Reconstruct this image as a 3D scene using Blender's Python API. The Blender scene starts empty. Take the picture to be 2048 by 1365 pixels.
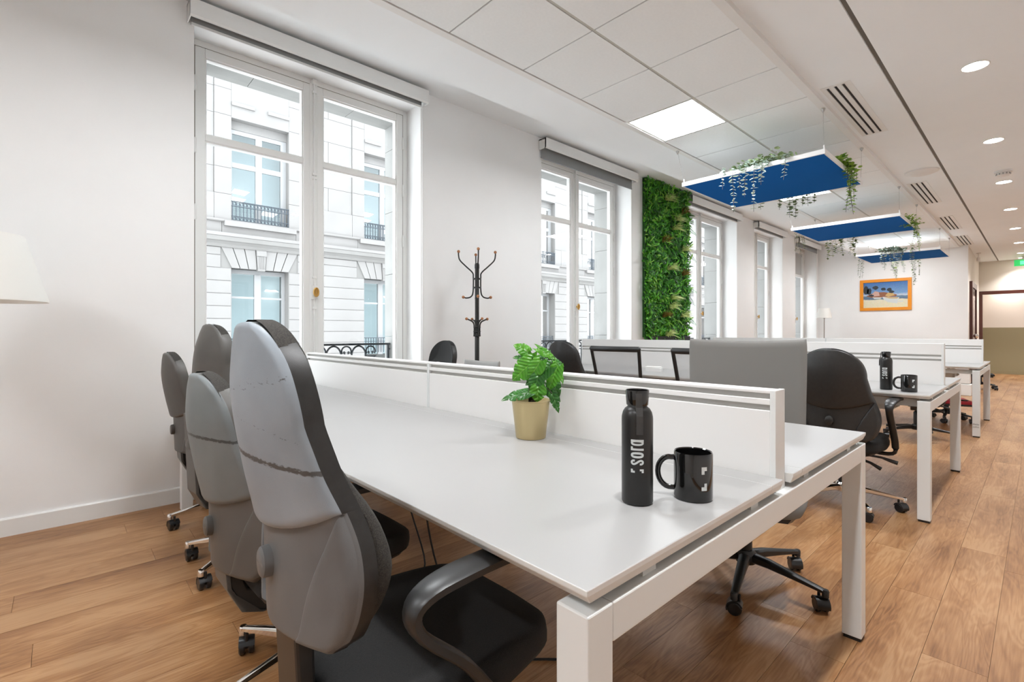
import bpy, bmesh, math, random
from mathutils import Vector, Matrix
R = math.radians
random.seed(7)
SC = bpy.context.scene
COL = SC.collection

# ------------------------------------------------------------------ camera, world, light, exposure
CAM_H = 1.10
cam = bpy.data.cameras.new('camera'); cam_o = bpy.data.objects.new('camera', cam); COL.objects.link(cam_o)
cam.sensor_width = 36.0; cam.lens = 978.0 / 2048 * 36
cam.shift_y = -17.5 / 2048
cam.clip_start = 0.02; cam.clip_end = 200
cam_o.location = (0, 0, CAM_H); cam_o.rotation_euler = (R(90), 0, R(47.25 - 90))
SC.camera = cam_o
SC.view_settings.view_transform = 'Standard'; SC.view_settings.look = 'None'
SC.view_settings.exposure = 0.72; SC.view_settings.gamma = 1.0
SC.view_settings.use_curve_mapping = False
W = bpy.data.worlds.new('overcast_sky'); SC.world = W; W.use_nodes = True
bg = W.node_tree.nodes['Background']; bg.inputs[0].default_value = (0.91, 0.96, 1.0, 1); bg.inputs[1].default_value = 3.9
PANEL_E = 21.5      # LED ceiling panels
SPOT_W = 92.0       # downlight spots
DISC_E = 30.0        # downlight diffusers

# ------------------------------------------------------------------ materials
M = {}
def mat(name, col, rough=0.5, metal=0.0, emit=None, estr=0.0, spec=None, coat=None):
    m = bpy.data.materials.new(name); m.use_nodes = True
    b = m.node_tree.nodes['Principled BSDF']
    b.inputs['Base Color'].default_value = (*col, 1); b.inputs['Roughness'].default_value = rough
    b.inputs['Metallic'].default_value = metal
    if emit: b.inputs['Emission Color'].default_value = (*emit, 1); b.inputs['Emission Strength'].default_value = estr
    if spec is not None: b.inputs['Specular IOR Level'].default_value = spec
    if coat is not None: b.inputs['Coat Weight'].default_value = coat
    M[name] = m
    return m
def nd(m, t, **kw):
    n = m.node_tree.nodes.new(t)
    for k, v in kw.items(): setattr(n, k, v)
    return n
def lk(m, a, b): m.node_tree.links.new(a, b)
def ramp(m, stops):
    n = nd(m, 'ShaderNodeValToRGB'); e = n.color_ramp.elements
    while len(e) < len(stops): e.new(0.5)
    for el, (p, c) in zip(e, stops): el.position = p; el.color = (*c, 1)
    return n
def noisy(name, c1, c2, scale, rough=0.5, bump=0.0, bscale=None, metal=0.0, stretch=(1, 1, 1), lo=0.35, hi=0.65, detail=4):
    m = mat(name, c1, rough, metal); b = m.node_tree.nodes['Principled BSDF']
    tc = nd(m, 'ShaderNodeTexCoord'); mp = nd(m, 'ShaderNodeMapping'); mp.inputs['Scale'].default_value = stretch
    lk(m, tc.outputs['Object'], mp.inputs[0])
    n = nd(m, 'ShaderNodeTexNoise'); n.inputs['Scale'].default_value = scale; n.inputs['Detail'].default_value = detail
    lk(m, mp.outputs[0], n.inputs['Vector'])
    r = ramp(m, [(lo, c1), (hi, c2)]); lk(m, n.outputs['Fac'], r.inputs[0]); lk(m, r.outputs[0], b.inputs['Base Color'])
    if bump:
        n2 = nd(m, 'ShaderNodeTexNoise'); n2.inputs['Scale'].default_value = bscale or scale * 6
        lk(m, mp.outputs[0], n2.inputs['Vector'])
        bp = nd(m, 'ShaderNodeBump'); bp.inputs['Strength'].default_value = bump; bp.inputs['Distance'].default_value = 0.002
        lk(m, n2.outputs['Fac'], bp.inputs['Height']); lk(m, bp.outputs[0], b.inputs['Normal'])
    return m

noisy('wall_paint', (0.85, 0.85, 0.845), (0.865, 0.865, 0.86), 3, 0.62, 0.06, 260)
noisy('ceiling_paint', (0.89, 0.92, 0.935), (0.905, 0.935, 0.95), 2, 0.7, 0.03, 300)
noisy('tile_white', (0.85, 0.87, 0.87), (0.87, 0.89, 0.89), 60, 0.8, 0.08, 400)
mat('grid_grey', (0.42, 0.42, 0.40), 0.5)
mat('grid_main', (0.50, 0.49, 0.44), 0.45)
mat('trim_white', (0.80, 0.795, 0.775), 0.4)
mat('slot_dark', (0.16, 0.15, 0.13), 0.6)
mat('joinery', (0.79, 0.785, 0.765), 0.35)
mat('gap_line', (0.20, 0.17, 0.14), 0.7)
mat('blind_box', (0.80, 0.80, 0.785), 0.35)
mat('blind_fabric', (0.30, 0.31, 0.31), 0.8)
mat('beige_paint', (0.74, 0.67, 0.59), 0.6)
mat('cream_paint', (0.86, 0.80, 0.74), 0.5)
mat('olive_paint', (0.32, 0.28, 0.17), 0.35)
mat('mahogany', (0.07, 0.018, 0.012), 0.35)
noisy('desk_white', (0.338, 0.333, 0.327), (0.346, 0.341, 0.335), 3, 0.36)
mat('desk_edge_lightened', (0.70, 0.70, 0.68), 0.45)  # colour lightened to make up for the low light on the side faces
mat('frame_white', (0.75, 0.765, 0.755), 0.32)
mat('screen_white', (0.79, 0.78, 0.765), 0.42)
mat('rail_alu', (0.62, 0.61, 0.58), 0.35)
mat('groove_grey', (0.50, 0.49, 0.47), 0.55)
mat('rubber_black', (0.012, 0.012, 0.012), 0.55)
mat('black_gloss', (0.006, 0.006, 0.006), 0.06, coat=0.4)
mat('black_satin', (0.011, 0.0105, 0.010), 0.34)
mat('black_plastic', (0.016, 0.016, 0.016), 0.38)
mat('caster_black', (0.012, 0.012, 0.013), 0.3)
mat('silicone_grey', (0.035, 0.034, 0.033), 0.55)
mat('print_white', (0.62, 0.66, 0.66), 0.5)
mat('chrome', (0.82, 0.81, 0.79), 0.07, 1.0)
mat('iron', (0.012, 0.018, 0.024), 0.42)
mat('facade_iron', (0.03, 0.042, 0.055), 0.6)
mat('coat_black', (0.012, 0.012, 0.012), 0.33)
mat('knob_wood', (0.36, 0.15, 0.06), 0.45)
mat('brass', (0.55, 0.33, 0.10), 0.28, 1.0)
mat('pot_gold', (0.60, 0.49, 0.27), 0.33, 0.9)
mat('soil', (0.10, 0.075, 0.05), 0.9)
mat('stem_brown', (0.035, 0.018, 0.014), 0.5)
mat('blue_felt', (0.003, 0.115, 0.42), 0.9, spec=0.1)
mat('panel_white', (0.80, 0.80, 0.80), 0.4)
mat('steel_wire', (0.45, 0.44, 0.42), 0.35, 0.8)
mat('wire_grey', (0.22, 0.215, 0.21), 0.6)
mat('orange_frame', (0.78, 0.27, 0.008), 0.45)
mat('shade_white', (0.84, 0.83, 0.79), 0.8)
mat('vent_black', (0.01, 0.01, 0.01), 0.8)
mat('led', (0.9, 0.9, 0.9), 0.5, emit=(0.93, 0.97, 1.0), estr=PANEL_E)
mat('downlight', (0.9, 0.9, 0.9), 0.5, emit=(1.0, 0.975, 0.94), estr=DISC_E)
mat('exit_green', (0.02, 0.45, 0.10), 0.4, emit=(0.02, 0.55, 0.12), estr=0.5)
mat('exit_light', (0.1, 0.8, 0.3), 0.4, emit=(0.1, 0.9, 0.35), estr=0.9)
mat('door_glass_dull', (0.42, 0.36, 0.35), 0.25)
mat('red_fabric', (0.50, 0.03, 0.055), 0.7)
mat('grey_fabric', (0.205, 0.20, 0.19), 0.85)
mat('light_grey_fabric', (0.30, 0.295, 0.285), 0.85)
mat('street_bounce_white', (0.78, 0.78, 0.78), 0.9)  # street whitened so it bounces daylight up to the ceiling
mat('white_plastic', (0.80, 0.79, 0.77), 0.4)
mat('pvc_white', (0.25, 0.253, 0.256), 0.4)
mat('facade_light', (0.9, 0.9, 0.9), 0.5, emit=(1, 0.97, 0.93), estr=2.2)
mat('facade_room_glow', (0.30, 0.33, 0.34), 0.8, emit=(0.80, 0.90, 0.95), estr=0.20)  # slight glow on back walls and slats stands in for room light
mat('facade_store_glow', (0.34, 0.37, 0.38), 0.7, emit=(0.78, 0.90, 0.93), estr=0.22)  # same stand-in glow, behind the lower windows
noisy('limestone', (0.185, 0.179, 0.174), (0.202, 0.196, 0.191), 1.6, 0.8, 0.1, 60)
noisy('limestone_grey', (0.150, 0.146, 0.140), (0.168, 0.164, 0.158), 1.2, 0.85, 0.1, 40)
noisy('reveal_stone', (0.25, 0.25, 0.24), (0.28, 0.28, 0.27), 4, 0.85, 0.15, 90)
noisy('fabric_black', (0.005, 0.005, 0.005), (0.013, 0.0125, 0.012), 500, 0.9, 0.35, 700)
noisy('cushion_back', (0.020, 0.018, 0.016), (0.050, 0.045, 0.038), 420, 0.9, 0.4, 620)
noisy('plastic_black_tex', (0.014, 0.0135, 0.013), (0.019, 0.0185, 0.018), 60, 0.42, 0.12, 900)
noisy('plastic_grey', (0.115, 0.115, 0.115), (0.135, 0.138, 0.14), 9, 0.47, 0.16, 900)
noisy('plastic_taupe', (0.080, 0.076, 0.070), (0.095, 0.090, 0.083), 9, 0.45, 0.16, 900)

def worn_shell(name, base, light, dark, zs):
    m = mat(name, base, 0.46); b = m.node_tree.nodes['Principled BSDF']
    tc = nd(m, 'ShaderNodeTexCoord')
    n = nd(m, 'ShaderNodeTexNoise'); n.inputs['Scale'].default_value = 7; n.inputs['Detail'].default_value = 6
    lk(m, tc.outputs['Object'], n.inputs['Vector'])
    r = ramp(m, [(0.3, base), (0.7, light)]); lk(m, n.outputs['Fac'], r.inputs[0])
    sep = nd(m, 'ShaderNodeSeparateXYZ'); lk(m, tc.outputs['Object'], sep.inputs[0])
    cur = r.outputs[0]
    for i, (z, hw, slope, thr) in enumerate(zs):
        ws = nd(m, 'ShaderNodeTexNoise'); ws.inputs['Scale'].default_value = 110; ws.inputs['Detail'].default_value = 8
        mp = nd(m, 'ShaderNodeMapping'); mp.inputs['Scale'].default_value = (1, 1.0, 2.2); mp.inputs['Location'].default_value = (i * 3.1, 0, i)
        lk(m, tc.outputs['Object'], mp.inputs[0]); lk(m, mp.outputs[0], ws.inputs['Vector'])
        zz = nd(m, 'ShaderNodeMath', operation='MULTIPLY_ADD'); lk(m, sep.outputs[1], zz.inputs[0]); zz.inputs[1].default_value = slope; lk(m, sep.outputs[2], zz.inputs[2])
        d = nd(m, 'ShaderNodeMath', operation='SUBTRACT'); lk(m, zz.outputs[0], d.inputs[0]); d.inputs[1].default_value = z
        a = nd(m, 'ShaderNodeMath', operation='ABSOLUTE'); lk(m, d.outputs[0], a.inputs[0])
        f = nd(m, 'ShaderNodeMapRange'); f.inputs[1].default_value = 0; f.inputs[2].default_value = hw; f.inputs[3].default_value = 1; f.inputs[4].default_value = 0
        lk(m, a.outputs[0], f.inputs[0])
        g = nd(m, 'ShaderNodeMath', operation='MULTIPLY'); lk(m, f.outputs[0], g.inputs[0]); lk(m, ws.outputs['Fac'], g.inputs[1])
        h = nd(m, 'ShaderNodeMapRange'); h.inputs[1].default_value = thr; h.inputs[2].default_value = thr + 0.12; lk(m, g.outputs[0], h.inputs[0])
        mx = nd(m, 'ShaderNodeMix', data_type='RGBA'); lk(m, h.outputs[0], mx.inputs[0]); lk(m, cur, mx.inputs[6]); mx.inputs[7].default_value = (*dark, 1)
        cur = mx.outputs[2]
    lk(m, cur, b.inputs['Base Color'])
    n2 = nd(m, 'ShaderNodeTexNoise'); n2.inputs['Scale'].default_value = 900; lk(m, tc.outputs['Object'], n2.inputs['Vector'])
    bp = nd(m, 'ShaderNodeBump'); bp.inputs['Strength'].default_value = 0.14; bp.inputs['Distance'].default_value = 0.002
    lk(m, n2.outputs['Fac'], bp.inputs['Height']); lk(m, bp.outputs[0], b.inputs['Normal'])
worn_shell('shell_worn', (0.215, 0.247, 0.278), (0.285, 0.322, 0.36), (0.07, 0.07, 0.07), [(0.895, 0.010, -0.10, 0.24), (1.005, 0.05, 0.15, 0.55), (0.96, 0.03, -0.2, 0.56)])
worn_shell('shell_worn_teal', (0.135, 0.152, 0.157), (0.17, 0.19, 0.196), (0.05, 0.055, 0.055), [(0.825, 0.009, -0.04, 0.22)])

def wood(name):
    m = mat(name, (0.5, 0.3, 0.17), 0.38); b = m.node_tree.nodes['Principled BSDF']
    tc = nd(m, 'ShaderNodeTexCoord'); oi = nd(m, 'ShaderNodeObjectInfo')
    mul = nd(m, 'ShaderNodeMath', operation='MULTIPLY'); lk(m, oi.outputs['Random'], mul.inputs[0]); mul.inputs[1].default_value = 37.0
    cmb = nd(m, 'ShaderNodeCombineXYZ')
    for i in range(3): lk(m, mul.outputs[0], cmb.inputs[i])
    va = nd(m, 'ShaderNodeVectorMath', operation='ADD'); lk(m, tc.outputs['Object'], va.inputs[0]); lk(m, cmb.outputs[0], va.inputs[1])
    mp = nd(m, 'ShaderNodeMapping'); mp.inputs['Scale'].default_value = (0.55, 3.2, 1); lk(m, va.outputs[0], mp.inputs[0])
    n1 = nd(m, 'ShaderNodeTexNoise'); n1.inputs['Scale'].default_value = 3.2; n1.inputs['Detail'].default_value = 2; n1.inputs['Distortion'].default_value = 1.1
    lk(m, mp.outputs[0], n1.inputs['Vector'])
    wv = nd(m, 'ShaderNodeMath', operation='MULTIPLY'); lk(m, n1.outputs['Fac'], wv.inputs[0]); wv.inputs[1].default_value = 55.0
    sn = nd(m, 'ShaderNodeMath', operation='SINE'); lk(m, wv.outputs[0], sn.inputs[0])
    mp2 = nd(m, 'ShaderNodeMapping'); mp2.inputs['Scale'].default_value = (3, 60, 1); lk(m, va.outputs[0], mp2.inputs[0])
    n2 = nd(m, 'ShaderNodeTexNoise'); n2.inputs['Scale'].default_value = 2.5; n2.inputs['Detail'].default_value = 6; lk(m, mp2.outputs[0], n2.inputs['Vector'])
    n3 = nd(m, 'ShaderNodeTexNoise'); n3.inputs['Scale'].default_value = 2.2; n3.inputs['Detail'].default_value = 3; lk(m, mp.outputs[0], n3.inputs['Vector'])
    a1 = nd(m, 'ShaderNodeMath', operation='MULTIPLY_ADD'); lk(m, sn.outputs[0], a1.inputs[0]); a1.inputs[1].default_value = 0.065; lk(m, n3.outputs['Fac'], a1.inputs[2])
    a2 = nd(m, 'ShaderNodeMath', operation='MULTIPLY_ADD'); lk(m, n2.outputs['Fac'], a2.inputs[0]); a2.inputs[1].default_value = 0.55; lk(m, a1.outputs[0], a2.inputs[2])
    a3 = nd(m, 'ShaderNodeMath', operation='MULTIPLY_ADD'); lk(m, oi.outputs['Random'], a3.inputs[0]); a3.inputs[1].default_value = 0.13; lk(m, a2.outputs[0], a3.inputs[2])
    r = ramp(m, [(0.48, (0.145, 0.055, 0.016)), (0.70, (0.275, 0.125, 0.045)), (0.86, (0.345, 0.172, 0.070)), (1.0, (0.41, 0.228, 0.106))])
    lk(m, a3.outputs[0], r.inputs[0]); lk(m, r.outputs[0], b.inputs['Base Color'])
    bp = nd(m, 'ShaderNodeBump'); bp.inputs['Strength'].default_value = 0.10; bp.inputs['Distance'].default_value = 0.001
    lk(m, n2.outputs['Fac'], bp.inputs['Height']); lk(m, bp.outputs[0], b.inputs['Normal'])
wood('floor_wood')
mat('floor_joint', (0.20, 0.10, 0.045), 0.6)

def glass(name, tint, refl):
    m = bpy.data.materials.new(name); m.use_nodes = True; nt = m.node_tree; nt.nodes.clear()
    o = nt.nodes.new('ShaderNodeOutputMaterial'); t = nt.nodes.new('ShaderNodeBsdfTransparent'); t.inputs[0].default_value = (*tint, 1)
    g = nt.nodes.new('ShaderNodeBsdfGlossy'); g.inputs['Roughness'].default_value = 0.0
    fr = nt.nodes.new('ShaderNodeFresnel'); fr.inputs[0].default_value = refl
    mx = nt.nodes.new('ShaderNodeMixShader'); nt.links.new(fr.outputs[0], mx.inputs[0]); nt.links.new(t.outputs[0], mx.inputs[1]); nt.links.new(g.outputs[0], mx.inputs[2])
    nt.links.new(mx.outputs[0], o.inputs[0]); M[name] = m
glass('window_glass', (0.97, 0.985, 0.985), 1.45)
glass('facade_glass', (0.72, 0.80, 0.82), 1.5)
def see_through(name, col, a):
    m = bpy.data.materials.new(name); m.use_nodes = True; nt = m.node_tree; nt.nodes.clear()
    o = nt.nodes.new('ShaderNodeOutputMaterial'); t = nt.nodes.new('ShaderNodeBsdfTransparent')
    d = nt.nodes.new('ShaderNodeBsdfDiffuse'); d.inputs[0].default_value = (*col, 1)
    mx = nt.nodes.new('ShaderNodeMixShader'); mx.inputs[0].default_value = a
    nt.links.new(t.outputs[0], mx.inputs[1]); nt.links.new(d.outputs[0], mx.inputs[2]); nt.links.new(mx.outputs[0], o.inputs[0]); M[name] = m
see_through('mesh_net', (0.42, 0.44, 0.47), 0.45)
def leafm(name, c1, c2, scale=25, trans=0.25, rough=0.45):
    m = noisy(name, c1, c2, scale, rough)
    b = m.node_tree.nodes['Principled BSDF']; out = m.node_tree.nodes['Material Output']
    tr = nd(m, 'ShaderNodeBsdfTranslucent'); tr.inputs[0].default_value = (c2[0] * 1.2, c2[1] * 1.2, c2[2] * 0.8, 1)
    mx = nd(m, 'ShaderNodeMixShader'); mx.inputs[0].default_value = trans
    lk(m, b.outputs[0], mx.inputs[1]); lk(m, tr.outputs[0], mx.inputs[2]); lk(m, mx.outputs[0], out.inputs[0])
def veined(name, c1, c2, vein, trans):
    leafm(name, c1, c2, 30, trans, 0.30); m = M[name]; b = m.node_tree.nodes['Principled BSDF']
    old = b.inputs['Base Color'].links[0].from_socket
    tc = nd(m, 'ShaderNodeTexCoord'); sep = nd(m, 'ShaderNodeSeparateXYZ'); lk(m, tc.outputs['Object'], sep.inputs[0])
    ab = nd(m, 'ShaderNodeMath', operation='ABSOLUTE'); lk(m, sep.outputs[1], ab.inputs[0])
    mid = nd(m, 'ShaderNodeMapRange'); mid.inputs[1].default_value = 0.0004; mid.inputs[2].default_value = 0.0020; mid.inputs[3].default_value = 0.8; mid.inputs[4].default_value = 0; lk(m, ab.outputs[0], mid.inputs[0])
    sl = nd(m, 'ShaderNodeMath', operation='MULTIPLY_ADD'); lk(m, ab.outputs[0], sl.inputs[0]); sl.inputs[1].default_value = -0.7; lk(m, sep.outputs[0], sl.inputs[2])
    fr = nd(m, 'ShaderNodeMath', operation='MULTIPLY'); lk(m, sl.outputs[0], fr.inputs[0]); fr.inputs[1].default_value = 6.283 / 0.013
    sn = nd(m, 'ShaderNodeMath', operation='SINE'); lk(m, fr.outputs[0], sn.inputs[0])
    sd = nd(m, 'ShaderNodeMapRange'); sd.inputs[1].default_value = 0.88; sd.inputs[2].default_value = 1.0; sd.inputs[3].default_value = 0; sd.inputs[4].default_value = 0.45; lk(m, sn.outputs[0], sd.inputs[0])
    mx = nd(m, 'ShaderNodeMath', operation='MAXIMUM'); lk(m, mid.outputs[0], mx.inputs[0]); lk(m, sd.outputs[0], mx.inputs[1])
    cm = nd(m, 'ShaderNodeMix', data_type='RGBA'); lk(m, mx.outputs[0], cm.inputs[0]); lk(m, old, cm.inputs[6]); cm.inputs[7].default_value = (*vein, 1); lk(m, cm.outputs[2], b.inputs['Base Color'])
    bp = nd(m, 'ShaderNodeBump'); bp.inputs['Strength'].default_value = 0.5; bp.inputs['Distance'].default_value = 0.002; lk(m, sn.outputs[0], bp.inputs['Height']); lk(m, bp.outputs[0], b.inputs['Normal'])
veined('leaf_monstera', (0.040, 0.22, 0.012), (0.11, 0.38, 0.025), (0.28, 0.55, 0.10), 0.2)
veined('leaf_monstera_dark', (0.014, 0.095, 0.010), (0.035, 0.18, 0.02), (0.10, 0.30, 0.05), 0.15)
leafm('leaf_a', (0.030, 0.165, 0.015), (0.068, 0.330, 0.027))
leafm('leaf_b', (0.084, 0.364, 0.021), (0.168, 0.532, 0.042))
leafm('leaf_c', (0.012, 0.066, 0.012), (0.030, 0.132, 0.019))
leafm('leaf_d', (0.20, 0.50, 0.04), (0.32, 0.62, 0.10))
leafm('leaf_cream', (0.600, 0.696, 0.288), (0.744, 0.816, 0.432))
leafm('leaf_rust', (0.24, 0.14, 0.03), (0.34, 0.20, 0.05))
leafm('leaf_eucalyptus', (0.42, 0.54, 0.50), (0.62, 0.72, 0.70), 30, 0.15, 0.6)
leafm('leaf_eucalyptus_green', (0.17, 0.25, 0.11), (0.30, 0.38, 0.20), 30, 0.15, 0.6)
leafm('leaf_ivy', (0.05, 0.15, 0.02), (0.19, 0.36, 0.06), 30, 0.2)
leafm('leaf_lime', (0.20, 0.38, 0.04), (0.38, 0.55, 0.12), 30, 0.25)
leafm('leaf_darkivy', (0.035, 0.09, 0.022), (0.15, 0.23, 0.08), 30, 0.15)
leafm('leaf_greygreen', (0.10, 0.16, 0.12), (0.24, 0.31, 0.26), 30, 0.15)
leafm('leaf_pale', (0.30, 0.34, 0.20), (0.46, 0.48, 0.32), 30, 0.2)
leafm('leaf_stringheart', (0.06, 0.11, 0.05), (0.16, 0.22, 0.11), 40, 0.1)

# ------------------------------------------------------------------ geometry helpers
class MB:
    def __init__(s): s.v = []; s.f = []; s.mi = []; s.cur = 0
    def add(s, vs, fs):
        o = len(s.v); s.v += [tuple(p) for p in vs]; s.f += [tuple(o + i for i in f) for f in fs]; s.mi += [s.cur] * len(fs); return s
    def box(s, x0, x1, y0, y1, z0, z1):
        return s.add([(x0,y0,z0),(x1,y0,z0),(x1,y1,z0),(x0,y1,z0),(x0,y0,z1),(x1,y0,z1),(x1,y1,z1),(x0,y1,z1)],
                     [(0,3,2,1),(4,5,6,7),(0,1,5,4),(1,2,6,5),(2,3,7,6),(3,0,4,7)])
    def prism(s, poly, axis, a, b):
        """poly: list of 2D points; extruded along axis ('x','y','z') from a to b"""
        n = len(poly)
        def P(p, w):
            return {'x': (w, p[0], p[1]), 'y': (p[0], w, p[1]), 'z': (p[0], p[1], w)}[axis]
        vs = [P(p, a) for p in poly] + [P(p, b) for p in poly]
        fs = [tuple(range(n))[::-1], tuple(range(n, 2 * n))] + [(i, (i + 1) % n, n + (i + 1) % n, n + i) for i in range(n)]
        return s.add(vs, fs)
    def lathe(s, prof, c=(0, 0, 0), n=32, cap=True):
        vs = []; fs = []
        for r, z in prof:
            for i in range(n):
                a = 2 * math.pi * i / n; vs.append((c[0] + r * math.cos(a), c[1] + r * math.sin(a), c[2] + z))
        for j in range(len(prof) - 1):
            for i in range(n):
                fs.append((j * n + i, j * n + (i + 1) % n, (j + 1) * n + (i + 1) % n, (j + 1) * n + i))
        if cap:
            fs.append(tuple(range(n))[::-1]); fs.append(tuple((len(prof) - 1) * n + i for i in range(n)))
        return s.add(vs, fs)
    def tube(s, pts, r, n=8, flat=1.0, cap=True, up=None):
        pts = [Vector(p) for p in pts]; m = len(pts)
        rr = r if isinstance(r, (list, tuple)) else [r] * m
        vs = []; fs = []; prev = None
        for i, p in enumerate(pts):
            t = (pts[min(i + 1, m - 1)] - pts[max(i - 1, 0)]).normalized()
            if up is not None: a = Vector(up)
            else: a = prev if prev is not None else (Vector((0, 0, 1)) if abs(t.z) < 0.9 else Vector((1, 0, 0)))
            x = (a - t * a.dot(t)).normalized(); y = t.cross(x); prev = x
            for k in range(n):
                q = 2 * math.pi * (k + 0.5) / n
                vs.append(p + x * (math.cos(q) * rr[i] * flat) + y * (math.sin(q) * rr[i]))
        for i in range(m - 1):
            for k in range(n):
                fs.append((i * n + k, i * n + (k + 1) % n, (i + 1) * n + (k + 1) % n, (i + 1) * n + k))
        if cap: fs.append(tuple(range(n))[::-1]); fs.append(tuple((m - 1) * n + k for k in range(n)))
        return s.add(vs, fs)
    def ball(s, c, r, n=10, sz=1.0):
        prof = [(max(1e-4, r * math.sin(math.pi * j / 8)), -r * sz * math.cos(math.pi * j / 8)) for j in range(9)]
        return s.lathe(prof, c, n)
    def slab(s, S, T, fr, ff, closed=True):
        """fr/ff(s,t)->point for back and front faces on a grid S x T, sides stitched"""
        ns, nt_ = len(S), len(T); o = []
        for fn in (fr, ff):
            for t in T:
                for q in S: o.append(fn(q, t))
        fs = []; N = ns * nt_
        for j in range(nt_ - 1):
            for i in range(ns - 1):
                a = j * ns + i
                fs.append((a, a + ns, a + ns + 1, a + 1)); fs.append((N + a, N + a + 1, N + a + ns + 1, N + a + ns))
        for j in range(nt_ - 1):
            a = j * ns; b = a + ns - 1
            fs.append((a, N + a, N + a + ns, a + ns)); fs.append((b, b + ns, N + b + ns, N + b))
        for i in range(ns - 1):
            a = i; b = (nt_ - 1) * ns + i
            fs.append((a, a + 1, N + a + 1, N + a)); fs.append((b, N + b, N + b + 1, b + 1))
        return s.add(o, fs)
    def mesh(s, name, mats, smooth=None):
        me = bpy.data.meshes.new(name); me.from_pydata(s.v, [], s.f)
        for m in (mats if isinstance(mats, (list, tuple)) else [mats]): me.materials.append(M[m])
        if len(set(s.mi)) > 1: me.polygons.foreach_set('material_index', s.mi)
        bm = bmesh.new(); bm.from_mesh(me); bmesh.ops.recalc_face_normals(bm, faces=bm.faces); bm.to_mesh(me); bm.free()
        if smooth is not None:
            me.polygons.foreach_set('use_smooth', [True] * len(me.polygons)); me.set_sharp_from_angle(angle=R(smooth))
        me.update(); return me
    def build(s, name, mats, parent=None, smooth=None, bevel=0, seg=2):
        o = link(name, s.mesh(name, mats, smooth), parent)
        if bevel:
            b = o.modifiers.new('bevel', 'BEVEL'); b.width = bevel; b.segments = seg; b.limit_method = 'ANGLE'; b.angle_limit = R(40)
        return o
def link(name, data, parent=None):
    o = bpy.data.objects.new(name, data); COL.objects.link(o)
    if parent is not None: o.parent = parent
    return o
def tag(o, label, cat, group=None):
    o['label'] = label; o['category'] = cat
    if group: o['group'] = group
    return o
def thing(name, label, cat, loc=(0, 0, 0), rz=0.0, group=None):
    o = link(name, None); o.location = loc; o.rotation_euler = (0, 0, rz); return tag(o, label, cat, group)
def struct(o): o['kind'] = 'structure'; return o
def copy_tree(o, parent=None):
    c = o.copy(); COL.objects.link(c)
    if parent is not None: c.parent = parent
    for ch in list(o.children): copy_tree(ch, c)
    return c
def box(name, m, x0, x1, y0, y1, z0, z1, parent=None, bevel=0):
    return MB().box(x0, x1, y0, y1, z0, z1).build(name, m, parent, bevel=bevel)
def lerp(a, b, t): return a + (b - a) * t
def interp(tab, t):
    for (a, va), (b, vb) in zip(tab, tab[1:]):
        if t <= b: return lerp(va, vb, (t - a) / (b - a)) if b > a else va
    return tab[-1][1]
def smoothtab(tab, t):
    # Catmull-Rom through the table
    n = len(tab)
    for i in range(n - 1):
        if t <= tab[i + 1][0] or i == n - 2:
            p0 = tab[max(i - 1, 0)][1]; p1 = tab[i][1]; p2 = tab[i + 1][1]; p3 = tab[min(i + 2, n - 1)][1]
            u = (t - tab[i][0]) / (tab[i + 1][0] - tab[i][0])
            return 0.5 * (2 * p1 + (p2 - p0) * u + (2 * p0 - 5 * p1 + 4 * p2 - p3) * u * u + (3 * p1 - p0 - 3 * p2 + p3) * u ** 3)
def spread(a, b, n, edge=0.0):
    """n+1 samples denser at the ends"""
    r = []
    for i in range(n + 1):
        u = i / n; v = lerp(u, 0.5 - 0.5 * math.cos(math.pi * u), edge); r.append(lerp(a, b, v))
    return r

# ------------------------------------------------------------------ the room shell
WY = 3.79           # inner face of the window wall
GY = 4.05           # window plane
OY = 4.38           # outer face
X_L, X_FAR, X_END, X_COR = -2.5, 13.95, 17.65, 18.25
Y_B = 0.442 - 0.164 * 11
OPEN = [(0.65, 2.40), (3.95, 5.72), (7.27, 9.12), (9.92, 11.45), (12.26, 13.80)]
Z_SILL, Z_HEAD, Z_REC, Z_TILE, Z_DRY = 0.45, 3.175, 3.27, 2.90, 2.93

# floor: substrate + planks
fl = struct(MB().box(X_L, X_COR, Y_B, WY, -0.12, -0.004).build('floor', 'floor_joint'))
PW, PL = 0.164, 1.22
pm = {}
def plank_mesh(L):
    k = round(L, 3)
    if k not in pm: pm[k] = MB().box(0.0006, L - 0.0006, 0.0006, PW - 0.0006, -0.004, 0.0).mesh('plank', 'floor_wood')
    return pm[k]
rows = []
y = 0.442
while y > Y_B + 1e-4: y -= PW
rest = MB(); placed = 0
cand = []
j = 0
while y + 1e-6 < WY:
    off = (j * 0.43 + 0.31 * (j % 3)) % PL
    x = X_L - off
    while x < X_COR:
        xa, xb = max(x, X_L), min(x + PL, X_COR)
        if xb - xa > 0.02:
            w = min(PW, WY - y)
            cx, cy = (xa + xb) / 2, y + w / 2
            d = 0.679 * cx + 0.734 * cy; r = 0.734 * cx - 0.679 * cy
            vis = d > 0.3 and abs(r) < 1.15 * d + 0.8 and d < 9.5
            cand.append((vis, d, xa, xb, y, w))
        x += PL
    y += PW; j += 1
cand.sort(key=lambda c: (not c[0], c[1]))
restobjs = []
for i, (vis, d, xa, xb, yy, w) in enumerate(cand):
    if vis and placed < 300 and abs(w - PW) < 1e-6:
        o = link('plank', plank_mesh(xb - xa), fl); o.location = (xa, yy, 0); placed += 1
    else:
        rest.box(xa + 0.0006, xb - 0.0006, yy + 0.0006, yy + w - 0.0006, -0.004, 0.0)
o = rest.build('plank_field', 'floor_wood', fl); o['kind'] = 'stuff'

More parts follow.
